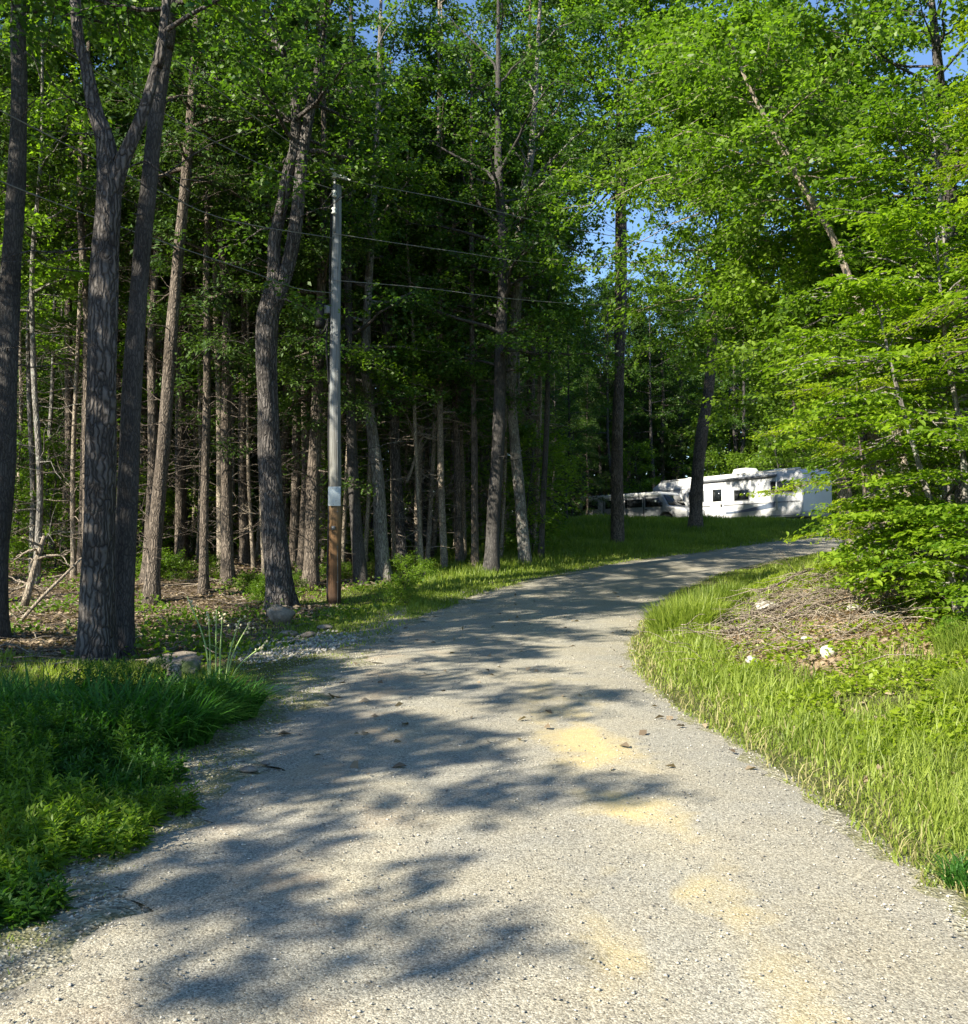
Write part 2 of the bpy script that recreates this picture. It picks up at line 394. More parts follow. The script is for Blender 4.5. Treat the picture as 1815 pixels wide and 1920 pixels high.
def grow(r, wood, fol, P, R, t0=.4, n=24, reach=3.0, elev=(5, 55), nsub=8, ntw=5, nl=11, L=.11, W=.07, flat=.55, droop=.12,
         shape='round', tw=.38, hero=False, az0=None, azspread=pi, sub_len=.42, wscale=1.0):
    for i in range(n):
        t = t0+(1-t0)*((i+r.random())/n); u = (t-t0)/(1-t0+1e-6)
        p0 = at_(P, min(t, .995)); r0 = float(np.interp(t, np.linspace(0, 1, len(R)), R))
        prof = (sin(pi*(.16+.80*u))**.7) if shape == 'round' else ((1-u)**.85*.95+.10) if shape == 'cone' else (.55+.45*sin(pi*(.1+.8*u)))
        ln = reach*prof*(.65+.6*r.random())
        az = (i*2.399+r.normal()*.4) if az0 is None else az0+(r.random()*2-1)*azspread
        el = radians(elev[0]+(elev[1]-elev[0])*u+r.normal()*9)
        d = np.array([cos(az)*cos(el), sin(az)*cos(el), sin(el)])
        k = 7; s = np.linspace(0, 1, k)
        path = p0+d*(s*ln)[:, None]
        path[:, 2] -= droop*ln*s**2
        path += np.cumsum(r.normal(size=(k, 3))*ln*.022, 0)*(s[:, None] > 0)
        rad = np.interp(s, [0, 1], [min(r0*.55, .02+ln*.016)*wscale, .006])
        wood.tube(path, rad, 5, False)
        hd = np.array([cos(az), sin(az)])
        for j in range(nsub):
            sj = .22+.78*(j+r.random()*.8)/nsub; sj = min(sj, .99)
            q0 = at_(path, sj); side = 1 if j % 2 else -1
            an = side*radians(35+40*r.random()) if j < nsub-1 else r.normal()*.2
            dh = np.array([hd[0]*cos(an)-hd[1]*sin(an), hd[0]*sin(an)+hd[1]*cos(an)])
            sl = ln*sub_len*(1.15-.65*sj)*(.7+.6*r.random())+.12
            dz = d[2]*.5 + r.normal()*(.08 if flat > .75 else .38)
            dd = unit(np.array([dh[0], dh[1], dz]))
            ss = np.linspace(0, 1, 4)
            sp = q0+dd*(ss*sl)[:, None]; sp[:, 2] -= droop*1.2*sl*ss**2
            wood.tube(sp, [.010*wscale, .008*wscale, .006, .003], 3, False)
            # twigs and leaves
            m = ntw*nl
            tt = np.repeat(.12+.88*(np.arange(ntw)+r.random(ntw))/ntw, nl)
            sp_i = tt*3; ii = np.minimum(sp_i.astype(int), 2); ff = (sp_i-ii)[:, None]
            B = sp[ii]*(1-ff)+sp[ii+1]*ff
            sg = np.repeat(np.where(np.arange(ntw) % 2, 1, -1), nl)
            ta = np.repeat(r.normal(size=ntw)*.35, nl)+sg*radians(48)
            tx = dd[0]*np.cos(ta)-dd[1]*np.sin(ta); ty = dd[0]*np.sin(ta)+dd[1]*np.cos(ta)
            tz = np.repeat(r.normal(size=ntw)*(.06 if flat > .75 else .45), nl)+dd[2]*.3
            TD = unit(np.stack([tx, ty, tz], 1))
            uu = np.tile((np.arange(nl)+.5)/nl, ntw)+r.normal(size=m)*.05
            tl = tw*(.6+.8*np.repeat(r.random(ntw), nl))
            C = B+TD*(uu*tl)[:, None]+r.normal(size=(m, 3))*L*(.35 if flat > .75 else .6)*np.array([1, 1, .5 if flat > .75 else 1])
            C[:, 2] -= droop*.6*uu**2*tl
            lsg = np.where(np.arange(m) % 2, 1, -1)*.8
            sidev = np.stack([-TD[:, 1], TD[:, 0], np.zeros(m)], 1)
            D = TD*.7+sidev*lsg[:, None]+r.normal(size=(m, 3))*.35+np.array([0, 0, -.25])
            Nn = np.array([0, 0, 1.0])*flat+r.normal(size=(m, 3))*(1-flat)*.9
            sz = .7+.6*r.random(m)
            br = float(np.clip(r.normal()*.18+.5, .05, .95))
            leaves_to(fol, C, D, Nn, L*sz, W*sz, np.clip(br+r.normal(size=m)*.2, .02, 1), hero=hero)

def dead_twigs(r, wood, P, R, t0, t1, n, ln=(.5, 1.8), rad=.012):
    for i in range(n):
        t = t0+(t1-t0)*r.random(); p0 = at_(P, t)
        az = r.random()*2*pi; el = radians(r.normal()*18+8); l = ln[0]+(ln[1]-ln[0])*r.random()
        d = np.array([cos(az)*cos(el), sin(az)*cos(el), sin(el)])
        s = np.linspace(0, 1, 6); path = p0+d*(s*l)[:, None]; path[:, 2] += (r.random()-.65)*.5*l*s**2
        path += np.cumsum(r.normal(size=(6, 3))*l*.04, 0)*(s[:, None] > 0)
        rr = rad*(.6+.8*r.random()); wood.tube(path, np.linspace(rr, rr*.3, 6), 4, False)
        for j in range(r.integers(1, 4)):
            q = at_(path, .3+.6*r.random()); dd = unit(d+r.normal(size=3)*.7)
            l2 = l*.4*(.4+r.random()); wood.tube([q, q+dd*l2*.5+[0, 0, .02], q+dd*l2+r.normal(size=3)*.05*l], [rr*.5, rr*.4, rr*.2], 3, False)

def trunk_tube(mb, P, R, k=14, flare=.0, r=None, rough=.06):
    P = smooth_path(P, 5); n = len(P); R = np.interp(np.linspace(0, 1, n), np.linspace(0, 1, len(R)), R)
    a = np.arange(k)*2*pi/k
    zrel = P[:, 2]-P[0, 2]
    fl = 1+flare*np.exp(-np.clip(zrel-.12, 0, None)/.34)
    T = unit(np.gradient(P, axis=0)); U = unit(np.cross(T, [0, 1, .01])); Wv = np.cross(T, U)
    ph = r.random(4)*6 if r is not None else np.zeros(4)
    rr = (R*fl)[:, None]*(1+rough*np.sin(3*a+ph[0]+zrel[:, None]*1.3)+rough*.7*np.sin(5*a+ph[1]-zrel[:, None]*.8)+rough*.6*np.sin(2*a+ph[2]+zrel[:, None]*3)
        + (flare*.5*np.exp(-np.clip(zrel, 0, None)/.2))[:, None]*np.sin(5*a+ph[3]))
    V = P[:, None, :]+rr[:, :, None]*(np.cos(a)[None, :, None]*U[:, None, :]+np.sin(a)[None, :, None]*Wv[:, None, :])
    i = np.arange(n-1)[:, None]*k; j = np.arange(k)[None, :]; j2 = (j+1) % k
    mb.add(V.reshape(-1, 3), np.stack([i+j, i+j2, i+k+j2, i+k+j], -1).reshape(-1, 4))
    return P, R

TREES = []      # (x, y) of every tree, so the scattered ones keep their distance
def px_trunk(pts, D, lean=0.0):
    """pixels (px, py, width px) of a trunk seen at distance D -> world points and radii; lean moves it away with height"""
    P = []; R = []
    for k, (a, b_, wd) in enumerate(pts):
        dd = D+lean*k
        P.append(PX(a, b_, dd)); R.append(wd/2/F*dd)
    P = np.array(P); g0 = gz(P[0, 0], P[0, 1]); P[0, 2] = g0-.15
    return P, np.array(R)

def hero_tree(name, label, cat, pts, D, bark, leaf, seed, top=None, group=None, forks=(), dead=0, dead_t=(.1, .6), flare=.5, lean=0, k=14, ft0=.35, **gk):
    r = np.random.default_rng(seed)
    P, R = px_trunk(pts, D, lean)
    base = np.array([P[0, 0], P[0, 1], gz(P[0, 0], P[0, 1])]); TREES.append((base[0], base[1]))
    root = empty(name, base); tag(root, label, cat, group)
    if top is not None:                              # carry the trunk on above the frame
        P = np.vstack([P, P[-1]+np.array([top[0], top[1], top[2]])]); R = np.append(R, .03)
    P = P-base
    wood = MB(); fol = MB()
    PP, RR = trunk_tube(wood, P, R, k, flare, r)
    stems = [(PP, RR)]
    for f in forks:                                   # (list of (px, py, w), extra top)
        fp = np.array([PX(a, b_, D) for a, b_, _ in f[0]])-base; fr = np.array([q[2]/2/F*D for q in f[0]])
        if f[1]: fp = np.vstack([fp, fp[-1]+np.array(f[1])]); fr = np.append(fr, .025)
        stems.append(trunk_tube(wood, fp, fr, 10, 0, r))
    for q, (a, b_) in enumerate(stems):
        kk = dict(gk)
        if q: kk['t0'] = ft0; kk['n'] = max(6, gk.get('n', 24)//2)
        if gk.get('n', 24): grow(r, wood, fol, a, b_, **kk)
        if q == 0 and 104 <= seed <= 109:
            grow(r, wood, fol, a[:int(len(a)*kk['t0'])+2], b_[:int(len(a)*kk['t0'])+2], **dict(kk, t0=.55, n=4, reach=kk['reach']*.6, elev=(-10, 15), nl=5, shape='full', wscale=.7))
    if dead: dead_twigs(r, wood, PP, RR, dead_t[0], dead_t[1], dead)
    wood.build('trunk', M[bark], root, True)
    if fol.n: fol.build('crown', M[leaf], root)
    return root

def copy_tree(root, loc, rz, sc_=1.0, label=None, group=None, name=None):
    c = root.copy(); COL.objects.link(c); c.location = loc; c.rotation_euler = (0, 0, rz); c.scale = (sc_, sc_, sc_*(1+.08*math.sin(rz*7)))
    if label: c['label'] = label
    if group: c['group'] = group
    for ch in list(root.children):
        d = ch.copy(); COL.objects.link(d); d.parent = c
    return c

# ------------------------------------------------------------------ the named trees of the photograph
G25 = dict(L=.115, W=.068)
T = hero_tree
T('maple_tree', 'dark straight trunk at the left edge of the photo', 'tree', [(-14, 1185, 50), (-8, 1050, 46), (2, 900, 44), (8, 700, 42), (16, 500, 36), (22, 350, 32), (26, 150, 28), (24, 0, 26)], 14, 'bark_smooth', 'maple', 101, (.1, 0, 4), n=12, t0=.87, reach=2.6, dead=10, dead_t=(.25, .7), **G25)
T('oak_tree', 'thick furrowed grey trunk forking high into two, beside a slimmer dark trunk', 'tree', [(184, 1228, 60), (183, 1100, 58), (186, 900, 55), (190, 700, 53), (193, 500, 50), (198, 350, 46), (190, 260, 34), (170, 200, 28), (152, 110, 22), (132, 0, 20)], 12, 'bark_oak', 'oak', 102, (-.3, .2, 4), flare=.45,
  forks=[([(200, 370, 36), (222, 300, 28), (246, 245, 24), (268, 185, 22), (285, 120, 20), (300, 40, 18)], (.2, .3, 4))], n=10, t0=.90, reach=2.3, dead=8, dead_t=(.3, .7), k=18, ft0=.8, **G25)
T('maple_tree', 'slim smooth dark trunk standing just right of the thick furrowed one', 'tree', [(230, 1222, 42), (233, 1100, 38), (240, 900, 37), (250, 650, 34), (262, 450, 31), (272, 350, 29), (287, 200, 29), (300, 90, 32), (312, 0, 30)], 12.6, 'bark_smooth', 'maple', 103, (.3, .2, 4.5), flare=.3, n=10, t0=.88, reach=2.3, dead=5, dead_t=(.4, .7), **G25)
T('pine_tree', 'tall slightly leaning brown trunk close behind the paired trunks', 'tree', [(284, 1125, 27), (292, 1000, 26), (304, 850, 24), (318, 650, 22), (330, 480, 20), (343, 330, 19), (353, 200, 17), (360, 60, 15)], 20.5, 'bark_brown', 'hemlock', 104, (.2, 0, 3), n=22, t0=.62, reach=2.2, dead=26, dead_t=(.1, .75), shape='cone', elev=(-5, 30), L=.13, W=.05, nl=13)
T('hemlock_tree', 'thin dark upright trunk right of the slightly leaning pine', 'tree', [(382, 1118, 17), (384, 900, 15), (386, 700, 14), (384, 500, 12), (386, 300, 10)], 22, 'bark_brown', 'hemlock', 105, (0, 0, 3), n=26, t0=.42, reach=1.7, dead=22, dead_t=(.1, .5), shape='cone', elev=(-10, 20), L=.12, W=.045, nl=13, flat=.7)
T('birch_tree', 'thin pale trunk with crooked dead branches, in the gloom left of the forked oak', 'tree', [(414, 1062, 12), (411, 900, 12), (409, 750, 11), (403, 600, 11), (400, 450, 10), (404, 300, 9)], 25, 'bark_pale', 'maple', 106, (.1, 0, 3), n=14, t0=.6, reach=1.7, dead=30, dead_t=(.1, .7), flare=.15, **G25)
T('oak_tree', 'stout leaning furrowed trunk with burl, forked high, left of the utility pole', 'tree', [(528, 1142, 52), (519, 1040, 46), (508, 900, 43), (501, 760, 39), (497, 660, 38), (500, 590, 42), (512, 520, 27), (512, 450, 22), (524, 390, 22), (536, 320, 22), (550, 260, 20), (545, 150, 16), (500, 40, 14)], 19.5, 'bark_oak', 'oak', 107, (-.8, .3, 2.5), flare=.5,
  forks=[([(503, 600, 30), (528, 530, 26), (545, 460, 25), (556, 380, 24), (564, 290, 22), (578, 200, 20), (596, 110, 18), (606, 0, 16)], (.4, .2, 2.5))], n=22, t0=.74, reach=2.8, dead=10, dead_t=(.3, .6), k=18, ft0=.5, **G25)
T('hemlock_tree', 'brown trunk with a sunlit band, close left of the utility pole', 'tree', [(582, 1112, 27), (585, 1000, 26), (588, 880, 24), (594, 740, 21), (600, 560, 18), (604, 400, 15)], 23.5, 'bark_brown', 'hemlock', 108, (0, 0, 5.5), n=26, t0=.5, reach=2.0, dead=14, dead_t=(.1, .5), shape='cone', elev=(-10, 20), L=.12, W=.045, nl=13, flat=.7)
T('birch_tree', 'pale ringed trunk directly behind the utility pole', 'tree', [(606, 1070, 13), (604, 930, 13), (606, 800, 12), (608, 650, 12), (607, 480, 11), (612, 300, 10)], 28, 'bark_pale', 'maple', 109, (0, 0, 6), n=14, t0=.55, reach=2.2, dead=24, dead_t=(.15, .6), flare=.15, **G25)
T('maple_tree', 'dark bowed trunk first to the right of the utility pole', 'tree', [(678, 1100, 24), (670, 1000, 22), (664, 920, 21), (658, 820, 19), (656, 700, 17), (650, 500, 15), (655, 300, 13)], 24, 'bark_smooth', 'oak', 110, (0, 0, 6), n=20, t0=.5, reach=2.6, dead=12, dead_t=(.2, .5), **G25)
T('beech_tree', 'grey blotched trunk curving left, second right of the utility pole', 'tree', [(722, 1092, 27), (714, 1000, 25), (708, 900, 23), (698, 820, 21), (690, 740, 19), (684, 650, 17), (690, 520, 15), (700, 350, 13)], 24.5, 'bark_lichen', 'maple', 111, (.2, 0, 6), n=20, t0=.5, reach=2.7, dead=10, dead_t=(.2, .5), **G25)
T('birch_tree', 'slim pale trunk rising behind the grey blotched one', 'tree', [(742, 1062, 12), (737, 930, 11), (735, 780, 10), (734, 640, 9), (730, 450, 8)], 27.5, 'bark_pale', 'oak', 112, (0, 0, 5.5), n=14, t0=.6, reach=2.3, dead=16, dead_t=(.1, .6), flare=.15, shape='full', **G25)
T('maple_tree', 'rough dark trunk right of the slim pale one', 'tree', [(757, 1068, 20), (750, 980, 19), (742, 880, 18), (738, 760, 16), (722, 600, 14), (715, 400, 12)], 26.5, 'bark_oak', 'oak', 113, (0, 0, 5.5), n=20, t0=.5, reach=2.7, dead=10, dead_t=(.15, .5), shape='full', **G25)
T('pine_tree', 'short pale stem under a broken dead branch, mid forest', 'tree', [(786, 1045, 15), (784, 940, 14), (786, 840, 13), (790, 700, 11), (792, 500, 9)], 28.5, 'bark_pale', 'oak', 114, (0, 0, 5.5), n=22, t0=.5, reach=2.5, dead=20, dead_t=(.1, .5), shape='full', **G25)
T('pine_tree', 'straight sunlit tan trunk standing alone in mid forest', 'tree', [(834, 1052, 14), (829, 960, 13), (826, 850, 12), (824, 700, 11), (824, 550, 10), (822, 350, 9)], 26.5, 'bark_pale', 'oak', 115, (0, 0, 5.5), n=22, t0=.42, reach=2.5, dead=12, dead_t=(.1, .5), shape='full', **G25, flare=.15)
T('hemlock_tree', 'thin dark trunk just right of the straight sunlit tan one', 'tree', [(863, 1050, 15), (859, 940, 14), (856, 820, 13), (852, 680, 12), (850, 450, 10)], 27.5, 'bark_brown', 'oak', 116, (0, 0, 5.5), n=24, t0=.42, reach=2.5, dead=14, dead_t=(.1, .45), shape='full', **G25)
T('pine_tree', 'thin upright trunk left of the dark leaning pair', 'tree', [(891, 1060, 14), (890, 940, 13), (889, 820, 12), (886, 680, 10), (884, 450, 9)], 26, 'bark_brown', 'oak', 117, (0, 0, 5.5), n=20, t0=.5, reach=2.4, dead=14, dead_t=(.1, .45), shape='full', **G25)
T('oak_tree', 'dark trunk leaning right with a sunlit foot at the forest edge', 'tree', [(920, 1065, 27), (926, 960, 25), (933, 850, 24), (937, 740, 23), (940, 630, 22), (944, 480, 19), (935, 300, 15)], 25, 'bark_smooth', 'oak', 118, (0, .2, 5.5), n=26, t0=.48, reach=3.0, dead=10, dead_t=(.15, .5), shape='full', **G25)
T('oak_tree', 'dark trunk bowed left with a white-lit upper stem, last thick one of the forest edge', 'tree', [(986, 1038, 22), (976, 940, 21), (966, 840, 20), (959, 740, 18), (963, 640, 19), (970, 540, 20), (974, 450, 19), (985, 350, 16), (1000, 250, 12)], 26.5, 'bark_lichen', 'oak', 119, (.3, .2, 5.5), n=24, t0=.52, reach=2.8, dead=12, dead_t=(.3, .65), shape='full', **G25)
T('hemlock_tree', 'very thin dark trunk at the right end of the forest edge', 'tree', [(1013, 1042, 11), (1019, 930, 11), (1025, 800, 10), (1029, 640, 9), (1033, 450, 7)], 27.5, 'bark_smooth', 'maple', 120, (0, 0, 3), n=12, t0=.62, reach=1.5, dead=20, dead_t=(.2, .8), **G25)
T('pine_tree', 'tall pine with bare twigs against the sky, in front of the grey van', 'tree', [(1158, 1012, 25), (1157, 900, 23), (1159, 780, 20), (1163, 680, 18), (1168, 570, 16), (1170, 470, 14), (1170, 380, 12), (1168, 310, 9)], 33, 'bark_brown', 'hemlock', 121, (0, 0, 1), n=12, t0=.80, reach=1.6, dead=70, dead_t=(.3, .92), shape='cone', elev=(-5, 25), L=.14, W=.05, nl=10, flare=.2)
T('maple_tree', 'leafy tree whose dark trunk crosses the front of the white camper', 'tree', [(1302, 992, 24), (1308, 900, 23), (1317, 810, 21), (1330, 730, 19), (1338, 640, 17), (1345, 560, 14), (1350, 480, 11)], 38, 'bark_brown', 'maple', 122, (.1, 0, 2.5), n=22, t0=.66, reach=3.2, dead=10, dead_t=(.25, .6), **G25)
T('birch_tree', 'pale leaning stem bare at mid height among the leaves at upper right', 'tree', [(1735, 1050, 19), (1690, 850, 17), (1640, 650, 15), (1570, 450, 12), (1512, 348, 11), (1478, 280, 10), (1440, 212, 9), (1408, 150, 6)], 15.6, 'bark_pale', 'maple', 135, (-.3, .1, .9), n=22, t0=.45, reach=1.5, dead=3, dead_t=(.3, .6), nsub=8, ntw=5, nl=11, L=.10, W=.062, elev=(0, 40), wscale=.6)
# big sunlit trees on the right
T('maple_tree', 'large sunlit maple with a pale leaning trunk showing through its leaves', 'tree', [(1680, 1040, 30), (1640, 850, 27), (1600, 650, 24), (1545, 440, 20), (1508, 345, 17), (1470, 265, 15), (1435, 205, 13), (1405, 150, 11)], 20, 'bark_pale', 'maple', 130, (-.6, .2, 1.6), n=50, t0=.30, reach=4.2, nsub=10, ntw=6, nl=14, L=.11, W=.07, elev=(0, 35), droop=.2, wscale=.5)
def stem_tree(name, label, cat, base, stems, bark, leaf, seed, grows, group=None, dead=0):
    """tree standing at base (x, y) from several stems (offset points, radii) with given growth calls"""
    r = np.random.default_rng(seed); x, y = base; z = gz(x, y)
    root = empty(name, (x, y, z)); tag(root, label, cat, group); TREES.append((x, y))
    wood = MB(); fol = MB()
    for (P, R), gk in zip(stems, grows):
        a, b_ = trunk_tube(wood, np.array(P, float), np.array(R, float), 10, .2, r)
        for kk in (gk if isinstance(gk, list) else [gk]): grow(r, wood, fol, a, b_, **kk)
        if dead: dead_twigs(r, wood, a, b_, .05, .4, dead)
    wood.build('trunk', M[bark], root, True); fol.build('crown', M[leaf], root)
    return root

# long limbs of a second maple that overhang the view towards the middle
MB_ = dict(nsub=10, ntw=6, nl=14, L=.115, W=.072, droop=.15, wscale=.6)
stem_tree('maple_tree', 'tall bright green maple whose limbs spread across the top right sky', 'tree', (5.2, 36.4),
    [([(0, 0, -.1), (0, .1, 3), (.1, .2, 6), (.1, .1, 9), (.1, 0, 13), (.1, 0, 17), (.2, 0, 21.5)], [.22, .20, .18, .16, .13, .09, .03])],
    'bark_brown', 'maple', 131, [[dict(MB_, t0=.70, n=56, reach=5.4, elev=(0, 50), L=.17, W=.105)]])
stem_tree('oak_tree', 'dark limbed oak at the top right corner behind the yellow green branches', 'tree', (9.0, 17.5),
    [([(0, 0, -.1), (.1, .1, 3), (0, .2, 6), (-.3, .1, 9), (-.6, 0, 12)], [.18, .16, .14, .10, .03])],
    'bark_oak', 'maple', 132, [dict(MB_, t0=.35, n=40, reach=3.9, elev=(0, 50))])
stem_tree('maple_tree', 'leafy maple behind the near beech on the right, in front of the camper end', 'tree', (8.1, 19.6),
    [([(0, 0, -.1), (0, .1, 2), (-.2, .2, 4.5), (-.2, .1, 7.2)], [.12, .10, .08, .02])],
    'bark_smooth', 'shrub', 133, [dict(MB_, t0=.50, n=34, reach=2.8, elev=(5, 45))])
# near beech with layered sprays
BH = dict(nsub=8, ntw=6, nl=9, L=.088, W=.055, flat=.85, droop=.22, hero=True, tw=.34, elev=(-8, 40), shape='round')
stem_tree('beech_tree', 'young many-stemmed beech with layered bright sprays, nearest tree on the right bank', 'tree', (5.9, 11.6),
    [([(0, 0, -.1), (-.15, 0, .8), (-.4, .1, 1.8), (-.7, .1, 2.9), (-.9, .2, 4.0)], [.045, .04, .034, .025, .01]),
     ([(.1, .1, -.1), (.15, .1, 1.0), (.1, .1, 2.2), (-.1, .1, 3.6), (-.2, .1, 5.0)], [.05, .045, .035, .026, .01]),
     ([(.3, -.1, -.1), (.7, -.1, 1.0), (.9, 0, 2.2), (1.0, .1, 3.6), (1.0, .1, 4.8)], [.04, .035, .03, .022, .01])],
    'bark_lichen', 'beech', 140,
    [[dict(BH, t0=.62, n=14, reach=1.75)], [dict(BH, t0=.28, n=24, reach=1.8)], [dict(BH, t0=.20, n=22, reach=1.7)]])
stem_tree('beech_tree', 'young beech with broad leaves filling the right edge above the bank', 'tree', (7.3, 13.6),
    [([(0, 0, -.1), (-.1, 0, 1.5), (-.3, .1, 3.4), (-.5, .1, 5.2), (-.6, .2, 7.0)], [.07, .06, .05, .04, .01])],
    'bark_lichen', 'shrub', 141, [[dict(BH, t0=.15, n=44, reach=2.5)]])
stem_tree('hemlock_sapling', 'yellow green feathery sapling leaning in at the right edge', 'tree', (4.95, 8.6),
    [([(0, 0, -.1), (.1, .1, 1.5), (.2, .1, 3.2), (.1, .1, 5.2), (.0, .1, 6.6)], [.05, .045, .035, .02, .008])],
    'bark_brown', 'yellow', 142, [[dict(t0=.45, n=22, reach=1.15, nsub=8, ntw=6, nl=13, L=.055, W=.02, flat=.9, droop=.3, tw=.26, elev=(-5, 25), shape='cone')]])
stem_tree('hemlock_sapling', 'low feathery yellow green sapling in front of the gravel bend', 'tree', (6.2, 14.6),
    [([(0, 0, -.1), (-.1, .1, .7), (-.2, .1, 1.5), (-.3, .1, 2.6), (-.3, .1, 3.4)], [.03, .025, .02, .014, .006])],
    'bark_brown', 'yellow', 143, [[dict(t0=.10, n=20, reach=1.15, nsub=8, ntw=6, nl=13, L=.07, W=.026, flat=.9, droop=.25, tw=.28, elev=(-5, 25), shape='full')]])
stem_tree('beech_sapling', 'small low beech sapling over the brush heap on the right', 'tree', (6.25, 12.4),
    [([(0, 0, -.1), (-.3, -.1, .5), (-.7, -.2, 1.0), (-.9, -.3, 1.5)], [.022, .02, .015, .006])],
    'bark_lichen', 'beech', 144, [[dict(BH, t0=.12, n=16, reach=1.0, elev=(-15, 20))]])
stem_tree('beech_sapling', 'low bushy sapling at the foot of the bank on the right edge', 'tree', (5.45, 9.9),
    [([(0, 0, -.1), (-.1, 0, .4), (-.15, .0, .9), (-.2, 0, 1.4)], [.02, .018, .012, .005])],
    'bark_lichen', 'beech', 145, [[dict(BH, t0=.05, n=18, reach=.85, elev=(-15, 30), L=.07, W=.045)]])

# ------------------------------------------------------------------ kinds for the deeper forest
def kind_tree(name, seed, H, r0, bark, leaf, dead, **gk):
    r = np.random.default_rng(seed)
    k = 7; z = np.linspace(0, H, k); P = np.stack([np.cumsum(r.normal(size=k)*.09), np.cumsum(r.normal(size=k)*.09), z-.1], 1); P[0, :2] = 0
    root = empty(name); wood = MB(); fol = MB()
    a, b_ = trunk_tube(wood, P, np.linspace(r0, .02, k), 10, .3, r)
    grow(r, wood, fol, a, b_, **gk)
    if dead: dead_twigs(r, wood, a, b_, .04, .5, dead)
    wood.build('trunk', M[bark], root, True); fol.build('crown', M[leaf], root)
    return root
C1 = dict(shape='cone', elev=(-12, 18), L=.15, W=.055, nl=12, flat=.75, ntw=5, nsub=7, droop=.22)
D1 = dict(L=.13, W=.08, nl=11, ntw=5, nsub=8)
KT = {
 'hem_low':  (kind_tree('hemlock_tree', 1, 17, .17, 'bark_brown', 'hemlock', 10, t0=.12, n=46, reach=2.6, **C1), 'dark hemlock with boughs almost to the ground, deep in the forest', 'hemlocks deep in the forest', 17),
 'hem_high': (kind_tree('hemlock_tree', 2, 18, .14, 'bark_brown', 'hemlock', 60, t0=.48, n=22, reach=2.1, **C1), 'bare lower trunk with dead twigs and a dark crown, deep in the forest', 'bare trunked conifers deep in the forest', 18),
 'hem_mid':  (kind_tree('hemlock_tree', 12, 11, .07, 'bark_brown', 'hemlock', 26, t0=.10, n=34, reach=1.9, **C1), 'young dark hemlock with drooping boughs between the forest trunks', 'young hemlocks between the trunks', 11),
 'thin':  (kind_tree('pine_tree', 16, 15, .065, 'bark_pale', 'hemlock', 46, t0=.66, n=12, reach=1.4, **C1), 'thin pale conifer stem with many dead twigs', 'thin pale stems in the forest', 15),
 'airy':  (kind_tree('maple_tree', 15, 8.6, .06, 'bark_smooth', 'maple', 0, t0=.36, n=17, reach=1.9, shape='full', elev=(-8, 30), nsub=6, ntw=5, nl=12, L=.13, W=.08, flat=.8, droop=.2, tw=.34), 'slim airy maple with layered boughs standing left of the road', 'airy maples left of the road', 9),
 'map_tall': (kind_tree('maple_tree', 3, 17, .15, 'bark_smooth', 'oak', 10, t0=.34, n=24, reach=3.0, **D1), 'forest maple with a dark trunk and shaded leaves behind the front row', 'maples deep in the forest', 17),
 'map_slim': (kind_tree('maple_tree', 4, 14, .08, 'bark_lichen', 'maple', 16, t0=.42, n=18, reach=2.0, **D1), 'slim pale maple among the darker forest trunks', 'slim pale maples in the forest', 14),
 'sapling':  (kind_tree('maple_sapling', 5, 4.2, .03, 'bark_smooth', 'shrub', 0, t0=.10, n=20, reach=1.4, L=.11, W=.07, nl=8, ntw=4, nsub=6), 'leafy green sapling of the forest understorey', 'saplings of the understorey', 4),
 'bush':     (kind_tree('shrub', 6, 1.3, .02, 'bark_smooth', 'shrub', 0, t0=.02, n=18, reach=1.0, L=.09, W=.055, nl=8, ntw=4, nsub=6, elev=(5, 60)), 'low leafy shrub at the forest floor', 'low shrubs on the forest floor', 1),
}
CAT = dict(thin='tree', airy='tree', hem_mid='tree', hem_low='tree', hem_high='tree', map_tall='tree', map_slim='tree', sapling='tree', bush='shrub')
used = set()
LM = [(12, 'the left edge'), (190, 'the furrowed oak'), (300, 'the leaning pine'), (405, 'the thin crooked birch'), (505, 'the burled oak'), (627, 'the utility pole'), (705, 'the blotched beech'), (825, 'the tan pine'),
      (935, 'the dark leaning oak'), (1025, 'the forest corner'), (1158, 'the twiggy pine'), (1320, 'the camper'), (1560, 'the camper end'), (1815, 'the right edge')]
SHORT = dict(thin='pale twiggy stem', hem_low='dark bough-clad hemlock', hem_high='bare trunked conifer', hem_mid='young drooping hemlock', map_tall='leafy forest maple', map_slim='slim lichened maple', airy='thin airy maple', sapling='green sapling', bush='low leafy shrub')
def plant(kind, x, y, s=1.0, rz=None, label=None, group=None):
    root, lab, grp, H = KT[kind]
    if y > 9 and label is None and -20 < 907.5+x/y*F < 1835:
        p_ = 907.5+x/y*F; dep = 'close behind' if y < 27 else 'behind' if y < 36 else 'well behind' if y < 50 else 'far behind'
        b2 = [q for q in LM if q[0] >= p_][:1] or [LM[-1]]; a2 = [q for q in LM if q[0] < p_][-1:] or [LM[0]]
        lab = SHORT[kind]+' '+dep+(' the gap from '+a2[0][1]+' to '+b2[0][1] if a2[0] != b2[0] else ' '+a2[0][1])
    rz = rng.random()*6.28 if rz is None else rz
    if kind not in used:
        used.add(kind); root.location = (x, y, gz(x, y)); root.rotation_euler = (0, 0, rz); root.scale = (s, s, s)
        tag(root, label or lab, CAT[kind], group or grp); o = root
    else:
        o = copy_tree(root, (x, y, gz(x, y)), rz, s, label or lab, group or grp)
    if kind not in ('bush',): TREES.append((x, y))
    return o
def clear_of(x, y, dmin):
    return all((x-a)**2+(y-b_)**2 > dmin*dmin for a, b_ in TREES)
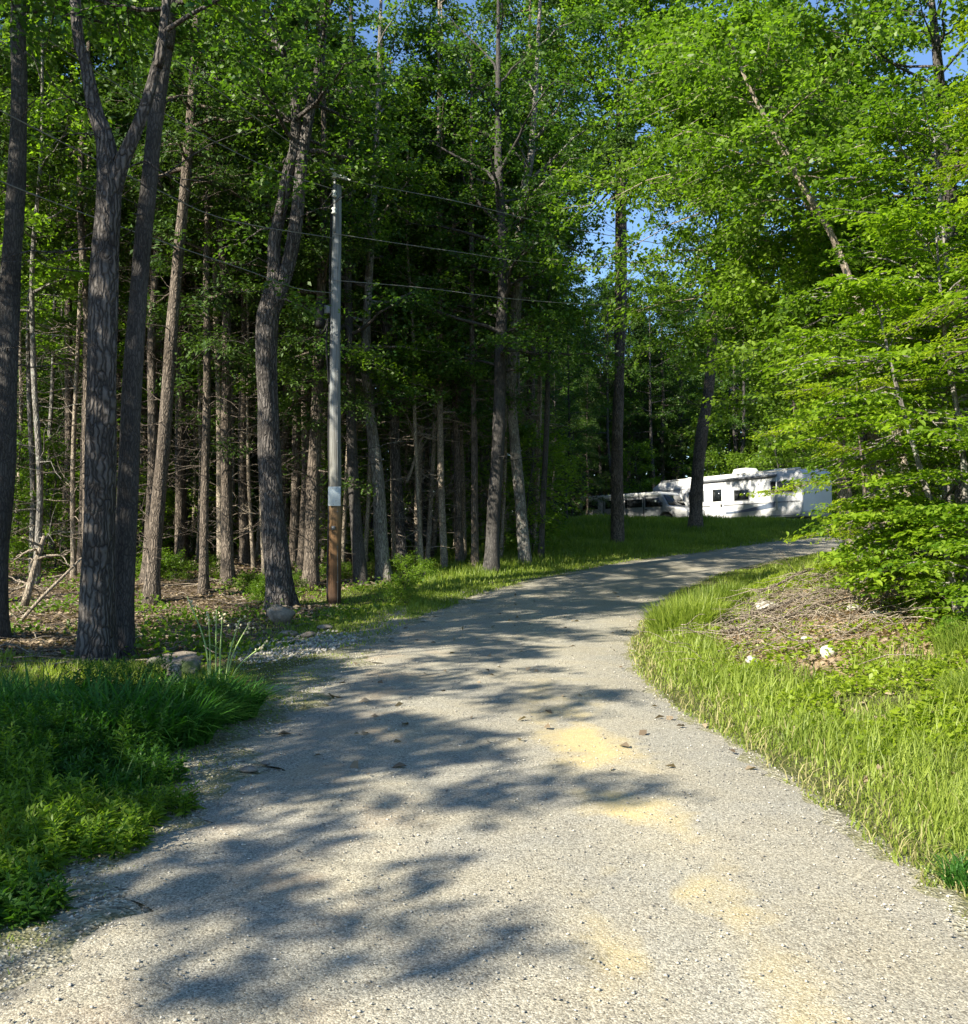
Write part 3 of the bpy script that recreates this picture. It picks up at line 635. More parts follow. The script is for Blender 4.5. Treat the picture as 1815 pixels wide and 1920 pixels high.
def scatter(n, xr, yr, kinds, dmin, smin=.85, smax=1.12, ok=lambda x, y: True, seed=0):
    r = np.random.default_rng(seed); c = 0; tries = 0
    while c < n and tries < n*60:
        tries += 1; x = xr[0]+(xr[1]-xr[0])*r.random(); y = yr[0]+(yr[1]-yr[0])*r.random()
        if rdist(x, y) < 1.6 or not clear_of(x, y, dmin) or not ok(x, y): continue
        plant(kinds[r.integers(len(kinds))], x, y, smin+(smax-smin)*r.random(), r.random()*6.28); c += 1
def pxof(x, y): return 907.5+x/y*F
inframe = lambda x, y: -80 < pxof(x, y) < 1000
hero_px = (12, 190, 250, 300, 383, 408, 505, 590, 606, 627, 665, 705, 735, 748, 785, 826, 858, 890, 930, 968, 1022, 1158, 1320)
open_px = lambda x, y: inframe(x, y) and min(abs(pxof(x, y)-h) for h in hero_px) > 17
light_gap = lambda x, y: y > 33 and x > -8 and abs((x-14)*.69-(y-50)*.72) < 7
# forest behind the named trunks (left half of the picture), then out to the left of the frame
scatter(16, (-13, 1.5), (23, 29), ['hem_high', 'hem_high', 'map_slim'], 1.3, seed=31, ok=lambda x, y: pxof(x, y) < 930 and open_px(x, y))
scatter(24, (-17, 1.5), (28.5, 36), ['hem_mid', 'hem_mid', 'map_slim', 'hem_high', 'hem_low'], 1.4, ok=lambda x, y: inframe(x, y) and pxof(x, y) < 660, seed=11)
scatter(50, (-26, 4), (31, 50), ['hem_low', 'hem_high', 'map_tall', 'hem_low'], 2.2, .95, 1.3, ok=lambda x, y: inframe(x, y) and not light_gap(x, y), seed=12)
scatter(34, (-40, 8), (50, 75), ['hem_low', 'hem_low', 'map_tall'], 3.0, 1.2, 1.7, ok=lambda x, y: pxof(x, y) < 1040, seed=13)
scatter(6, (-13, -3.0), (23, 27), ['hem_high', 'thin', 'thin'], 1.1, seed=14, ok=open_px)
scatter(30, (-5, 2.5), (25, 35), ['thin'], .9, .8, 1.1, seed=33, ok=lambda x, y: 640 < pxof(x, y) < 1010)
scatter(9, (-15, -5), (24, 33), ['thin'], .9, .8, 1.1, seed=34, ok=inframe)
# trees outside the frame whose shade falls into the forest
scatter(3, (-24, -12), (18, 28), ['hem_low', 'map_tall', 'hem_high'], 2.8, seed=15, ok=lambda x, y: pxof(x, y) < -60)
# behind the camper and van, lower so that sky shows above
scatter(56, (2, 42), (60, 80), ['hem_low', 'map_tall', 'map_tall'], 2.2, .85, 1.1, ok=lambda x, y: 1030 < pxof(x, y) < 1950, seed=16)
scatter(14, (-6, 9), (40, 60), ['hem_low', 'map_tall'], 2.4, .45, .65, ok=lambda x, y: 820 < pxof(x, y) < 1100, seed=17)
scatter(16, (13, 30), (26, 50), ['map_tall', 'map_slim'], 2.5, .7, .9, ok=lambda x, y: pxof(x, y) > 1760 and rdist(x, y) > 2, seed=18)
scatter(12, (8, 16), (15, 25), ['map_slim', 'map_tall'], 2.0, .7, .85, ok=lambda x, y: pxof(x, y) > 1760 and rdist(x, y) > 1.5, seed=19)
scatter(8, (9, 16), (8, 15), ['map_slim'], 2.2, .7, .85, seed=20, ok=lambda x, y: pxof(x, y) > 1900)
# understorey
scatter(34, (-15, 2), (25, 36), ['sapling', 'sapling', 'airy', 'sapling'], .9, .5, 1.0, ok=inframe, seed=21)
scatter(20, (-10, 2), (20, 31), ['bush'], .5, .25, .5, ok=inframe, seed=22)
scatter(14, (3, 24), (55, 61), ['sapling'], 1.0, .9, 1.5, seed=23, ok=lambda x, y: 1060 < pxof(x, y) < 1750)
for px_, D_, s_1 in ((905, 30, 1.1), (700, 29, .9), (640, 28, .9), (1000, 34, 1.1), (1010, 31, .9), (560, 30, .8)):
    plant('sapling', (px_-907.5)/F*D_, D_, s_1)
plant('bush', (752-907.5)/F*19.5, 19.5, .36, label='dark low evergreen shrub at the gravel edge right of the utility pole', group='low shrubs on the forest floor')
# trees beside the camera on the left that throw the dappled bands over the road
for x, y, k, s in ((-9.6, -3.6, 'airy', .90), (-9.2, -1.7, 'airy', .92), (-9.7, -.2, 'airy', .95), (-9.2, 1.4, 'airy', .92), (-8.9, .5, 'airy', .8), (-9.7, 2.9, 'airy', .98), (-10.2, 4.6, 'airy', 1.1), (-10.4, 7.0, 'airy', 1.2), (-9.3, 9.9, 'hem_high', .75), (-13.5, 4.5, 'map_tall', .9), (-12.5, 9.5, 'map_tall', .95), (-13.0, 7.5, 'airy', 1.5), (-9.8, 13.4, 'map_tall', .85), (-9.4, -5.0, 'airy', .85)):
    plant(k, x, y, s)

# right maple: long limbs reaching left over the bend
stem_tree('maple_tree', 'sunlit maple with long low limbs reaching left above the bend of the road', 'tree', (8.9, 22.5),
    [([(0, 0, -.1), (-.2, .1, 2.5), (-.5, .2, 5), (-1.0, .1, 7.5), (-1.6, 0, 10), (-2.0, 0, 12)], [.17, .15, .13, .10, .06, .02])],
    'bark_pale', 'maple', 134, [[dict(MB_, t0=.40, n=24, reach=3.2, elev=(-5, 45)), dict(MB_, t0=.50, n=16, reach=4.6, elev=(-5, 35), az0=pi, azspread=.7)]])

# far wood closing the view between the trunks
def far_wood():
    r = np.random.default_rng(5); mb = MB(); n = 170000
    ang = radians(62)*(r.random(n)*2-1); rad = 84+r.random(n)*14
    X = np.sin(ang)*rad; Y = np.cos(ang)*rad
    top = np.where(pxof(X, Y) < 1010, 27, 17)+3*np.sin(ang*31)+2*np.sin(ang*77+1)
    Z = hgt(X, Y)+r.random(n)**.9*top
    C = np.stack([X, Y, Z], 1); D = r.normal(size=(n, 3)); Nn = np.array([0, -.3, 1.0])+r.normal(size=(n, 3))*.6
    sz = .7+.6*r.random(n)
    leaves_to(mb, C, D, Nn, .85*sz, .50*sz, np.clip(.4+r.normal(size=n)*.25, 0, 1))
    o = mb.build('distant_woods', M['oak']); tag(o, 'mass of dark leaves of the far wood closing the view between trunks', 'woods', kind='stuff')
far_wood()

# ------------------------------------------------------------------ utility pole and its lines
def pole():
    x, y = -3.2, 20.0; z = gz(x, y); root = empty('utility_pole', (x, y, z))
    TREES.append((x, y))
    tag(root, 'weathered grey wooden utility pole, brown below its white plate, at the gravel edge', 'utility pole')
    m, t, b = new_mat('pole_wood'); co = coord(t)
    sx = N(t, 'ShaderNodeSeparateXYZ'); t.links.new(co, sx.inputs[0])
    gr = noise(t, co, 30, 6, .7, (1, 1, .04)); bl = noise(t, co, 3, 4, .6, (1, 1, .5))
    zz = math_(t, 'ADD', sx.outputs[2], math_(t, 'MULTIPLY', math_(t, 'SUBTRACT', gr, .5), .9))
    base = ramp(t, math_(t, 'DIVIDE', zz, 9.2), [(.0, (.055, .030, .018)), (.10, (.17, .085, .035)), (.19, (.26, .145, .060)), (.245, (.25, .175, .10)), (.285, (.20, .195, .175)), (.6, (.25, .27, .285)), (1, (.25, .275, .30))])
    c = mix(t, ramp(t, gr, [(.38, (1, 1, 1)), (.58, (0, 0, 0))]), base, mix(t, 1.0, base, (.50, .48, .46), 'MULTIPLY'))
    c = mix(t, ramp(t, bl, [(.5, (0, 0, 0)), (.7, (.5, .5, .5))]), c, mix(t, 1.0, c, (.7, .68, .66), 'MULTIPLY'))
    t.links.new(c, b.inputs['Base Color']); b.inputs['Roughness'].default_value = .85; bump(t, b, gr, .6, .01)
    H = 9.05
    mb = MB(); zs = np.linspace(-.2, H, 24)
    P = np.stack([.012*np.sin(zs*.9)+.012*(zs/H), .0*zs, zs], 1)
    mb.tube(P, np.interp(zs, [0, H], [.142, .098]), 20)
    mb.build('pole_shaft', m, root, True)
    steel = plain('galvanised_steel', (.20, .21, .22), .55, .5); blackp = plain('black_plastic', (.006, .006, .007), .65)
    # insulated spool rack and preformed grips at the top
    rk = MB(); rk.box(-.02, .02, -.17, -.11, H-1.05, H+.12); rk.box(-.09, .09, -.15, -.13, H+.09, H+.13)
    rack = rk.build('insulator_rack', steel, root, bevel=.004)
    por = plain('grey_porcelain', (.62, .64, .62), .2)
    for dz in (.16, -.25, -.62):
        q = MB(); zz_ = H+dz
        q.tube([(0, -.22, zz_-.07), (0, -.22, zz_-.05), (0, -.22, zz_-.01), (0, -.22, zz_+.01), (0, -.22, zz_+.05), (0, -.22, zz_+.07)], [.035, .06, .035, .035, .06, .035], 12)
        q.build('insulator', por, rack, True)
    for k_, (dx, dz) in enumerate(((.05, .20), (.13, .14), (.02, .30))):
        q = MB(); a = np.linspace(0, 1, 12)
        q.tube(np.stack([-.12+dx+.34*a, -.2+0*a, H+dz-.09*a+.012*np.sin(a*40)], 1), .016, 6); q.build('wire_grip', por, root, True)
    # riser cable down the left edge
    q = MB(); zs = np.linspace(.1, H-.3, 40)
    q.tube(np.stack([-.135-.012*np.sin(zs*2)+.035*(zs/H), -.03+0*zs, zs], 1), .022, 8); q.build('riser_cable', blackp, root, True)
    q = MB(); zs = np.linspace(.0, H-.6, 30); q.tube(np.stack([.085-.03*zs/H+.006*np.sin(zs*3), -.118+.035*zs/H+0*zs, zs], 1), .005, 5); gw = q.build('ground_wire', steel, root, True)
    for zz2 in np.arange(.5, 8, .75):
        q = MB(); q.box(.070-.03*zz2/H, .100-.03*zz2/H, -.135+.03*zz2/H, -.105+.03*zz2/H, zz2, zz2+.015); q.build('staple', steel, gw)
    q = MB(); q.box(-.045, .035, -.150, -.142, 1.62, 1.70); q.build('number_tag', steel, root)
    # splice closure on its bracket
    zc = 1.6-z+412/F*20
    q = MB(); xx = -.335; q.tube([(xx, 0, zc-.30), (xx, 0, zc-.27), (xx, 0, zc-.22), (xx, 0, zc+.22), (xx, 0, zc+.27), (xx, 0, zc+.30)], [.05, .095, .115, .115, .095, .05], 18)
    cl = q.build('splice_closure', blackp, root, True)
    q = MB(); q.box(-.26, -.10, -.05, .05, zc+.02, zc+.20); q.box(-.36, -.09, -.012, .012, zc+.06, zc+.10); q.box(-.36, -.09, -.012, .012, zc-.12, zc-.09)
    q.build('closure_bracket', steel, root, bevel=.004)
    q = MB(); q.tube(smooth_path([(-.33, 0, zc-.28), (-.30, -.04, zc-.42), (-.20, -.06, zc-.30), (-.145, -.08, zc-.10), (-.18, -.08, zc-.60), (-.15, -.07, zc-1.15), (-.13, -.05, zc-1.5)], 6), .021, 8)
    q.build('cable_loop', blackp, root, True)
    for k_ in range(3):
        q = MB(); a = np.linspace(0, 2*pi, 40); rr = .20+.035*k_
        q.tube(np.stack([.20+rr*.55*np.cos(a), .03*k_-.03+.0*a, zc-.50+rr*1.15*np.sin(a)], 1), .008, 6, False)
        q.build('cable_coil', blackp, root, True)
    # white plate, nailed on the face towards the road
    zp = 1.6-z+(1000-931)/F*20
    q = MB(); q.box(-.115, .150, -.165, -.157, zp-.205, zp+.205)
    pl_ = q.build('plate', plain('white_painted_metal', (.42, .48, .52), .5, var=.10, scale=9), root, bevel=.003)
    q = MB()
    for (a_, c_) in ((-.02, .17), (.06, .17), (.0, -.17), (.05, -.10)): q.tube([(a_, -.172, zp+c_), (a_, -.164, zp+c_)], .007, 8)
    q.build('nail_heads', plain('rusty_nail', (.12, .07, .05), .7), pl_)
    q = MB(); q.tube([(0, 0, 0), (.0, 0, .001)], .01, 4)
    return x, y, z
px0, py0, pz0 = pole()
wire_m = plain('aluminium_wire', (.20, .20, .19), .7, .1); cable_m = plain('black_cable', (.06, .06, .06), .6)
def line(name, label, pts, rad, mat):
    mb = MB(); P = smooth_path(pts, 12); mb.tube(P, rad, 6); o = mb.build(name, mat, smooth=True); tag(o, label, 'power line', 'overhead lines on the utility pole')
def lpt(t, px, py):      # on the left line's plan, at the place seen at px
    return np.array([-3.2-3.6*t, 20-7*t, EYE+(1000-py)/F*(20-7*t)])
def run(zs_): return [np.array([-3.2-3.6*t, 20-7*t, z]) for t, z in zs_]
line('overhead_wire', 'uppermost pale wire running from the pole top to the top left', [np.array([-3.2, 19.8, 9.25]), lpt(.168, 554, 270), lpt(.533, 357, 128), lpt(.783, 182, 0)]+run([(1.3, 10.4), (2.2, 11.6)]), .008, wire_m)
line('overhead_wire', 'second pale wire from the pole top, leaving the frame at its top left corner', [np.array([-3.2, 19.8, 8.95]), np.array([-3.2-3.6*.3, 20-2.1, 8.72]), lpt(.638, 288, 197), lpt(1.0, 0, 7)]+run([(1.6, 9.35), (2.4, 10.3)]), .008, wire_m)
line('overhead_cable', 'thick cable sloping left from the middle of the pole, above the lowest one', [np.array([-3.2, 19.8, 7.9]), lpt(.42, 430, 408), lpt(.638, 288, 350), lpt(1.0, 0, 200)]+run([(1.6, 7.9), (2.4, 8.5)]), .009, wire_m)
line('overhead_cable', 'lowest cable sloping left to the pole just above its black closure', [np.array([-3.2, 19.8, 6.72]), lpt(.168, 554, 538), lpt(.36, 452, 503), lpt(.655, 281, 441), lpt(1.0, 0, 334)]+run([(1.6, 6.8), (2.4, 7.3)]), .009, wire_m)
def rpt(px, py):
    k = (px-907.5)/F; t = (k*20+3.2)/(9.2-6*k); Y = 20+6*t
    return np.array([-3.2+9.2*t, Y, EYE+(1000-py)/F*Y])
def rrun(zs_): return [np.array([-3.2+9.2*t, 20+6*t, z]) for t, z in zs_]
line('overhead_wire', 'top wire running right from the pole top into the leaves', [np.array([-3.2, 19.8, 9.2]), rpt(750, 352), rpt(865, 375), rpt(1030, 415)]+rrun([(.9, 9.5), (2, 10.3)]), .009, wire_m)
line('overhead_wire', 'middle wire running right from the pole across the dark crowns', [np.array([-3.2, 19.8, 8.0]), rpt(760, 455), rpt(865, 470), rpt(985, 487)]+rrun([(.9, 8.7), (2, 9.6)]), .008, wire_m)
line('overhead_cable', 'lowest cable running right from the pole above its coil', [np.array([-3.2, 19.8, 7.0]), rpt(800, 538), rpt(980, 560)]+rrun([(.9, 7.7), (2, 8.6)]), .008, wire_m)

# ------------------------------------------------------------------ white camper trailer
def camper():
    A = np.array([9.7, 54.0]); B = np.array([15.45, 46.2]); dv = B-A; Lh = np.linalg.norm(dv); ang = math.atan2(dv[1], dv[0])
    g0 = gz(A[0], A[1])
    root = empty('camper_trailer', (A[0], A[1], 1.64), ang); root.rotation_euler = (0, -radians(1.4), ang)
    tag(root, 'long white camper trailer with dark windows parked at the edge of the wood', 'camper')
    white = plain('camper_white', (.58, .59, .61), .35, var=.03, scale=2)
    dark = plain('tinted_glass', (.012, .015, .018), .08); trim = plain('grey_trim', (.16, .17, .19), .5); lt = plain('roof_white', (.74, .73, .68), .6)
    # local: x along the side (0 .. Lh), y away from the viewer, z up.  Front overhang at x = 0
    q = MB(); q.prism([(0.0, 1.35), (.35, 1.12), (1.95, 1.08), (2.35, .55), (10.0, .55), (10.15, .8), (10.15, 2.75), (9.95, 2.92), (.75, 2.86), (.15, 2.55)], 0, 2.45)
    body = q.build('body', white, root, bevel=.05)
    q = MB(); q.prism([(.7, 2.862), (10.0, 2.925), (9.9, 2.985), (.9, 2.925)], -.02, 2.47); q.build('roof', lt, root)
    def win(x0, x1, z0, z1):
        f = MB(); f.box(x0-.05, x1+.05, -.030, -.004, z0-.05, z1+.05); fo = f.build('window', trim, root, bevel=.02)
        p = MB(); p.box(x0, x1, -.040, -.034, z0, z1); p.build('pane', dark, fo)
    win(.55, 1.45, 1.45, 1.92); win(2.9, 3.9, 1.62, 2.15); win(4.55, 5.15, 1.55, 2.2); win(6.0, 6.9, 1.55, 2.05); win(8.3, 9.7, 1.85, 2.35)
    q = MB(); q.box(3.2, 8.7, -.13, -.01, 2.62, 2.74); q.build('awning', trim, root, bevel=.03)
    for xx in (3.22, 8.62):
        q = MB(); q.box(xx, xx+.06, -.09, -.02, .95, 2.62); q.build('awning_arm', lt, root)
    q = MB(); q.box(4.35, 5.35-.1, -.035, -.008, .62, 2.45); dr = q.build('door', plain('door_white', (.70, .71, .72), .4, var=.03), root, bevel=.02)
    q = MB(); q.box(5.08, 5.18, -.07, -.03, 1.25, 1.4); q.build('handle', dark, dr)
    q = MB(); q.box(.1, 2.6, -.014, -.005, 2.33, 2.37); q.box(2.9, 10.0, -.014, -.005, 1.30, 1.345); q.box(2.5, 10.0, -.014, -.005, .62, .66); q.build('side_stripe', trim, root)
    # swooping side graphic
    q = MB(); a = np.linspace(0, 1, 14)
    up = np.stack([5.4+3.1*a, .95+.42*a**1.6], 1); lo = np.stack([5.4+3.1*a, .86+.22*a**1.8], 1)
    V = [(x_, -.016, z_) for x_, z_ in up]+[(x_, -.016, z_) for x_, z_ in lo]; n = len(up)
    q.add(V, [(i, i+1, n+i+1, n+i) for i in range(n-1)]); q.build('side_graphic', plain('blue_grey_decal', (.10, .13, .19), .4), root)
    q = MB(); q.prism([(5.2, 2.99), (5.35, 3.28), (6.2, 3.30), (6.45, 2.99)], .75, 1.65); q.build('roof_air_unit', lt, root, bevel=.06)
    q = MB(); q.box(2.0, 2.4, .9, 1.3, 2.93, 3.08); q.box(7.8, 8.2, .9, 1.3, 2.95, 3.10); q.build('roof_vent', lt, root, bevel=.03)
    for xx in (5.9, 6.85):
        for yy in (.0, 2.2):
            q = MB(); q.tube([(xx, yy+.02, .34), (xx, yy+.24, .34)], .36, 24); wh = q.build('wheel', plain('rubber', (.02, .02, .02), .8), root)
            if yy == 0:
                q = MB(); q.tube([(xx, .0, .34), (xx, .03, .34)], .20, 18); q.build('rim', trim, wh)
    q = MB(); q.box(1.0, 9.8, .4, .5, .38, .56); q.box(1.0, 9.8, 1.9, 2.0, .38, .56); q.build('chassis', trim, root)
    for xx in (2.6, 9.6):
        q = MB(); q.box(xx, xx+.08, .4, .48, -.1, .56); q.build('leg', trim, root)
camper()

def van():
    A = np.array([5.35, 52.2]); B = np.array([10.5, 47.8]); dv = B-A; ang = math.atan2(dv[1], dv[0]); L_ = np.linalg.norm(dv)
    root = empty('van', (A[0], A[1], 1.80)); root.rotation_euler = (0, -radians(1.2), ang)
    tag(root, 'old dark grey van with a pale roof in the tall grass beside the camper', 'van')
    grey = plain('van_grey_paint', (.30, .305, .315), .38, .1, var=.18, scale=3); roof = plain('van_roof_paint', (.62, .62, .60), .5, var=.12, scale=3)
    glass = plain('van_glass', (.015, .018, .02), .1); rub = plain('tyre_rubber', (.02, .02, .02), .85); tan = plain('tan_lower_paint', (.36, .31, .25), .5)
    k = L_/6.7
    pro = [(0, .62), (.02, 1.55), (.12, 1.78), (5.05, 1.83), (5.22, 1.74), (5.62, 1.12), (6.5, .98), (6.68, .85), (6.7, .50), (5.9, .42), (5.82, .62), (5.6, .80), (5.3, .80), (5.06, .62), (5.0, .42), (2.35, .40), (2.27, .62), (2.05, .80), (1.75, .80), (1.53, .62), (1.45, .42), (.1, .42)]
    # body shell built in strips so that the wheel arches stay open
    q = MB(); n = len(pro)
    tops = [(0, 1.55), (.12, 1.78), (1.45, 1.80), (1.53, 1.80), (1.75, 1.80), (2.05, 1.80), (2.27, 1.80), (2.35, 1.80), (5.0, 1.83), (5.06, 1.82), (5.22, 1.74), (5.3, 1.61), (5.6, 1.13), (5.82, 1.09), (5.9, 1.07), (6.5, .98), (6.7, .85)]
    bots = [(0, .50), (.12, .42), (1.45, .42), (1.53, .62), (1.75, .80), (2.05, .80), (2.27, .62), (2.35, .42), (5.0, .42), (5.06, .62), (5.22, .76), (5.3, .80), (5.6, .80), (5.82, .62), (5.9, .42), (6.5, .46), (6.7, .50)]
    m_ = len(tops); V = []
    for y_, ins in ((0, 0), (1.95, 0)):
        V += [(x_, y_, z_) for x_, z_ in tops]+[(x_, y_, z_) for x_, z_ in bots]
    Q = []
    for i in range(m_-1):
        Q += [(i, i+1, m_+i+1, m_+i), (2*m_+i, 3*m_+i, 3*m_+i+1, 2*m_+i+1), (i, 2*m_+i, 2*m_+i+1, i+1), (m_+i, m_+i+1, 3*m_+i+1, 3*m_+i)]
    Q += [(0, m_, 3*m_, 2*m_), (m_-1, 3*m_-1, 4*m_-1, 2*m_-1)]
    q.add(V, Q); q.build('body', grey, root, bevel=.04)
    q = MB(); q.prism([(.0, 1.60), (.10, 1.84), (5.05, 1.89), (5.24, 1.76), (5.2, 1.68)], -.03, 1.98); q.build('roof', roof, root, bevel=.03)
    q = MB()
    for wa, wb in ((.25, 1.25), (1.75, 2.9), (3.0, 4.05)):
        q = MB(); q.box(wa, wb, -.022, -.006, 1.10, 1.53); q.build('window', glass, root, bevel=.004)
    q = MB(); q.prism([(4.25, 1.10), (5.28, 1.10), (5.05, 1.56), (4.25, 1.56)], -.022, -.006); q.build('window', glass, root)
    q = MB(); V = [(5.26, .12, 1.70), (5.26, 1.83, 1.70), (5.60, 1.87, 1.17), (5.60, .08, 1.17)]; V = V+[(a_+.02, b_, c_+.012) for a_, b_, c_ in V]
    q.add(V, [(0, 3, 2, 1), (4, 5, 6, 7), (0, 1, 5, 4), (2, 3, 7, 6), (1, 2, 6, 5), (3, 0, 4, 7)]); q.build('windscreen', glass, root)
    q = MB(); q.box(2.4, 4.95, -.03, -.005, .44, .60); q.box(.1, 1.4, -.03, -.005, .44, .60); q.build('sill_panel', tan, root)
    q = MB(); q.box(4.12, 4.16, -.014, -.004, .62, 1.62); q.box(1.62, 1.65, -.014, -.004, .84, 1.62); q.build('door_seam', rub, root)
    q = MB(); q.box(4.22, 4.36, -.05, -.01, .95, .99); q.build('handle', rub, root)
    q = MB(); q.box(5.15, 5.3, -.22, -.05, 1.12, 1.32); q.build('mirror', rub, root, bevel=.02)
    for yy in (.25, 1.7):
        q = MB(); q.tube([(6.69, yy, .74), (6.73, yy, .74)], .10, 16); q.build('headlight', plain('lamp_glass', (.6, .6, .58), .15), root)
    q = MB(); q.box(6.66, 6.80, .03, 1.92, .44, .56); q.build('bumper', roof, root, bevel=.02)
    for xx in (1.9, 5.45):
        for yy in (.02, 1.72):
            q = MB(); q.tube([(xx, yy, .33), (xx, yy+.21, .33)], .34, 24); wh = q.build('wheel', rub, root)
            if yy < 1:
                q = MB(); q.tube([(xx, yy-.015, .33), (xx, yy+.02, .33)], .19, 18); q.build('rim', roof, wh)
van()

# ------------------------------------------------------------------ rocks, stump, sticks
def rock(name, label, cat, x, y, sx, sy, sz, seed, mat, rz=0, sink=.3, group=None):
    import bmesh
    r = np.random.default_rng(seed); bm = bmesh.new(); bmesh.ops.create_icosphere(bm, subdivisions=4, radius=1)
    pl = unit(r.normal(size=(9, 3))); dd = .62+.3*r.random(9); ph = r.random(6)*6
    for v in bm.verts:
        p = np.array(v.co); 
        for a, b_ in zip(pl, dd):
            e = p@a-b_
            if e > 0: p = p-a*e*.88
        p = p*(1+.035*sin(5*p[0]+ph[0])*sin(6*p[1]+ph[1])+.025*sin(13*p[0]+ph[2])*sin(11*p[2]+ph[3])+.012*sin(27*p[1]+ph[4])*sin(25*p[2]+ph[5]))
        v.co = Vector(p*np.array([sx, sy, sz]))
    me = bpy.data.meshes.new(name); bm.to_mesh(me); bm.free(); me.materials.append(mat)
    for p in me.polygons: p.use_smooth = True
    o = bpy.data.objects.new(name, me); link(o); o.location = (x, y, gz(x, y)+sz*(1-sink)); o.rotation_euler = (0, 0, rz)
    return tag(o, label, cat, group)
def stone_mat(name, dark, mid, light, moss=None):
    m, t, b = new_mat(name); co = coord(t)
    n = noise(t, co, 9, 8, .7); c = ramp(t, n, [(.3, dark), (.5, mid), (.72, light)])
    if moss: c = mix(t, ramp(t, noise(t, co, 3.2, 5), [(.48, (0, 0, 0)), (.6, (1, 1, 1))]), c, moss)
    t.links.new(c, b.inputs['Base Color']); b.inputs['Roughness'].default_value = .9; bump(t, b, noise(t, co, 22, 8, .75), .7, .02); return m
st_b = stone_mat('brown_stone', (.09, .075, .06), (.22, .18, .14), (.36, .31, .25)); st_w = stone_mat('pale_stone', (.28, .26, .22), (.48, .45, .39), (.66, .63, .57)); st_m = stone_mat('mossy_stone', (.06, .055, .05), (.17, .15, .13), (.30, .27, .24), (.07, .10, .03))
at2 = lambda px, D: ((px-907.5)/F*D)
rock('boulder', 'rounded brown boulder at the foot of the forked oak by the pale stone heap', 'rock', at2(526, 16.6), 16.6, .27, .24, .20, 1, st_b)
rock('flat_stone', 'flat grey slab by the tall seeding stalks, behind the mossy one', 'rock', at2(335, 12.4), 12.4, .33, .25, .09, 2, st_b, .3)
rock('flat_stone', 'mossy flat stone overhanging a dark hollow by the tall seeding stalks', 'rock', at2(345, 11.3), 11.3, .26, .19, .13, 3, st_m, .1)
rock('stone', 'small brown stone with moss left of the mossy flat slab', 'rock', at2(300, 11.9), 11.9, .16, .14, .10, 4, st_m)
for px_, D_, a, b_, c, lb in ((1410, 10.6, .085, .08, .07, 'white stone in the grass nearest the road on the right bank'), (1550, 10.3, .085, .08, .08, 'blocky white stone in the middle of the sunny bank'), (1436, 14.6, .22, .16, .13, 'pale rounded boulder in the brush below the bend'),
      (1602, 12.9, .13, .10, .06, 'flat pale stone under the sapling boughs on the bank'), (1640, 12.4, .08, .07, .05, 'little pale stone right of the flat one under the boughs'), (1510, 11.9, .07, .07, .04, 'small yellowish stone among the weeds up the bank')):
    rock('stone', lb, 'rock', at2(px_, D_), D_, a, b_, c, int(px_), st_w, px_)
for k_, (px_, D_, s) in enumerate(((470, 6.3, .045), (500, 6.5, .03), (368, 5.75, .035), (540, 15.2, .12), (580, 14.9, .10), (556, 14.2, .07), (610, 15.6, .10))):
    rock('stone', ['flat pale stone lying at the dark grass edge of the road', 'smaller pale stone right of the flat one at the grass edge', 'small dry clod at the edge of the near weeds', 'grey lump behind the pale stone heap, next to the boulder', 'broad grey lump in the pale stone heap', 'low grey lump in front of the pale stone heap', 'grey lump at the pole side of the pale stone heap'][k_], 'rock', at2(px_, D_), D_, s*1.4, s, s*.55, 60+k_, st_b, k_)

def stump():
    x, y = at2(325, 10.4), 10.4; z = gz(x, y); root = empty('tree_stump', (x, y, z)); tag(root, 'small pale split stump at the back of the dark grass clump', 'stump')
    q = MB(); trunk_tube(q, np.array([(0, 0, -.1), (.01, 0, .05), (.03, 0, .14), (.05, .01, .24)]), np.array([.085, .075, .06, .045]), 14, .35, np.random.default_rng(3), .16); q.build('trunk', M['deadwood'], root, True)
    q = MB(); q.tube([(.05, .01, .225), (.052, .01, .243)], [.046, .040], 12); q.build('cut_top', plain('cut_wood', (.45, .36, .25), .8), root)
stump()
def stick(name, label, pts, rad, mat='deadwood', side=0, seed=0, group=None, cat='branch'):
    r = np.random.default_rng(seed); P = smooth_path(np.array(pts, float), 4); q = MB(); q.tube(P, np.linspace(rad, rad*.45, len(P)), 8)
    if side: dead_twigs(r, q, P, [rad], .15, .9, side, (.2, .7), rad*.35)
    o = q.build(name, M[mat], smooth=True); tag(o, label, cat, group); return o
D_ = 16.5
stick('dead_tree', 'short pale leaning dead trunk with broken twigs, left of the furrowed oak', [PX(48, 1135, D_), PX(62, 1080, D_), PX(76, 1030, D_), PX(84, 1005, D_)], .075, 'bark_pale', 8, 1, cat='dead tree')
stick('fallen_branch', 'long yellowish branch propped diagonally behind the furrowed oak', [PX(40, 1165, 16), PX(80, 1120, 16), PX(120, 1080, 16.2), PX(160, 1040, 16.5)], .035, 'deadwood', 4, 2)
stick('broken_limb', 'bent grey dead limb hanging broken in mid forest', [PX(762, 905, 27), PX(775, 870, 27), PX(790, 822, 27), PX(806, 822, 26.8), PX(824, 826, 26.6)], .05, 'deadwood', 3, 4)
stick('broken_limb', 'arched thin dead limb above the bent one', [PX(735, 755, 27), PX(755, 770, 26.8), PX(768, 790, 26.6), PX(776, 815, 26.6)], .03, 'deadwood', 2, 5)
r9 = np.random.default_rng(19)
def gstick(x, y, L_, az, rad, up=.03): 
    a = np.linspace(0, 1, 6); X = x+cos(az)*L_*a; Y = y+sin(az)*L_*a; Z = hgt(X, Y)+up+.03*np.sin(a*7+x)
    return np.stack([X, Y, Z], 1)
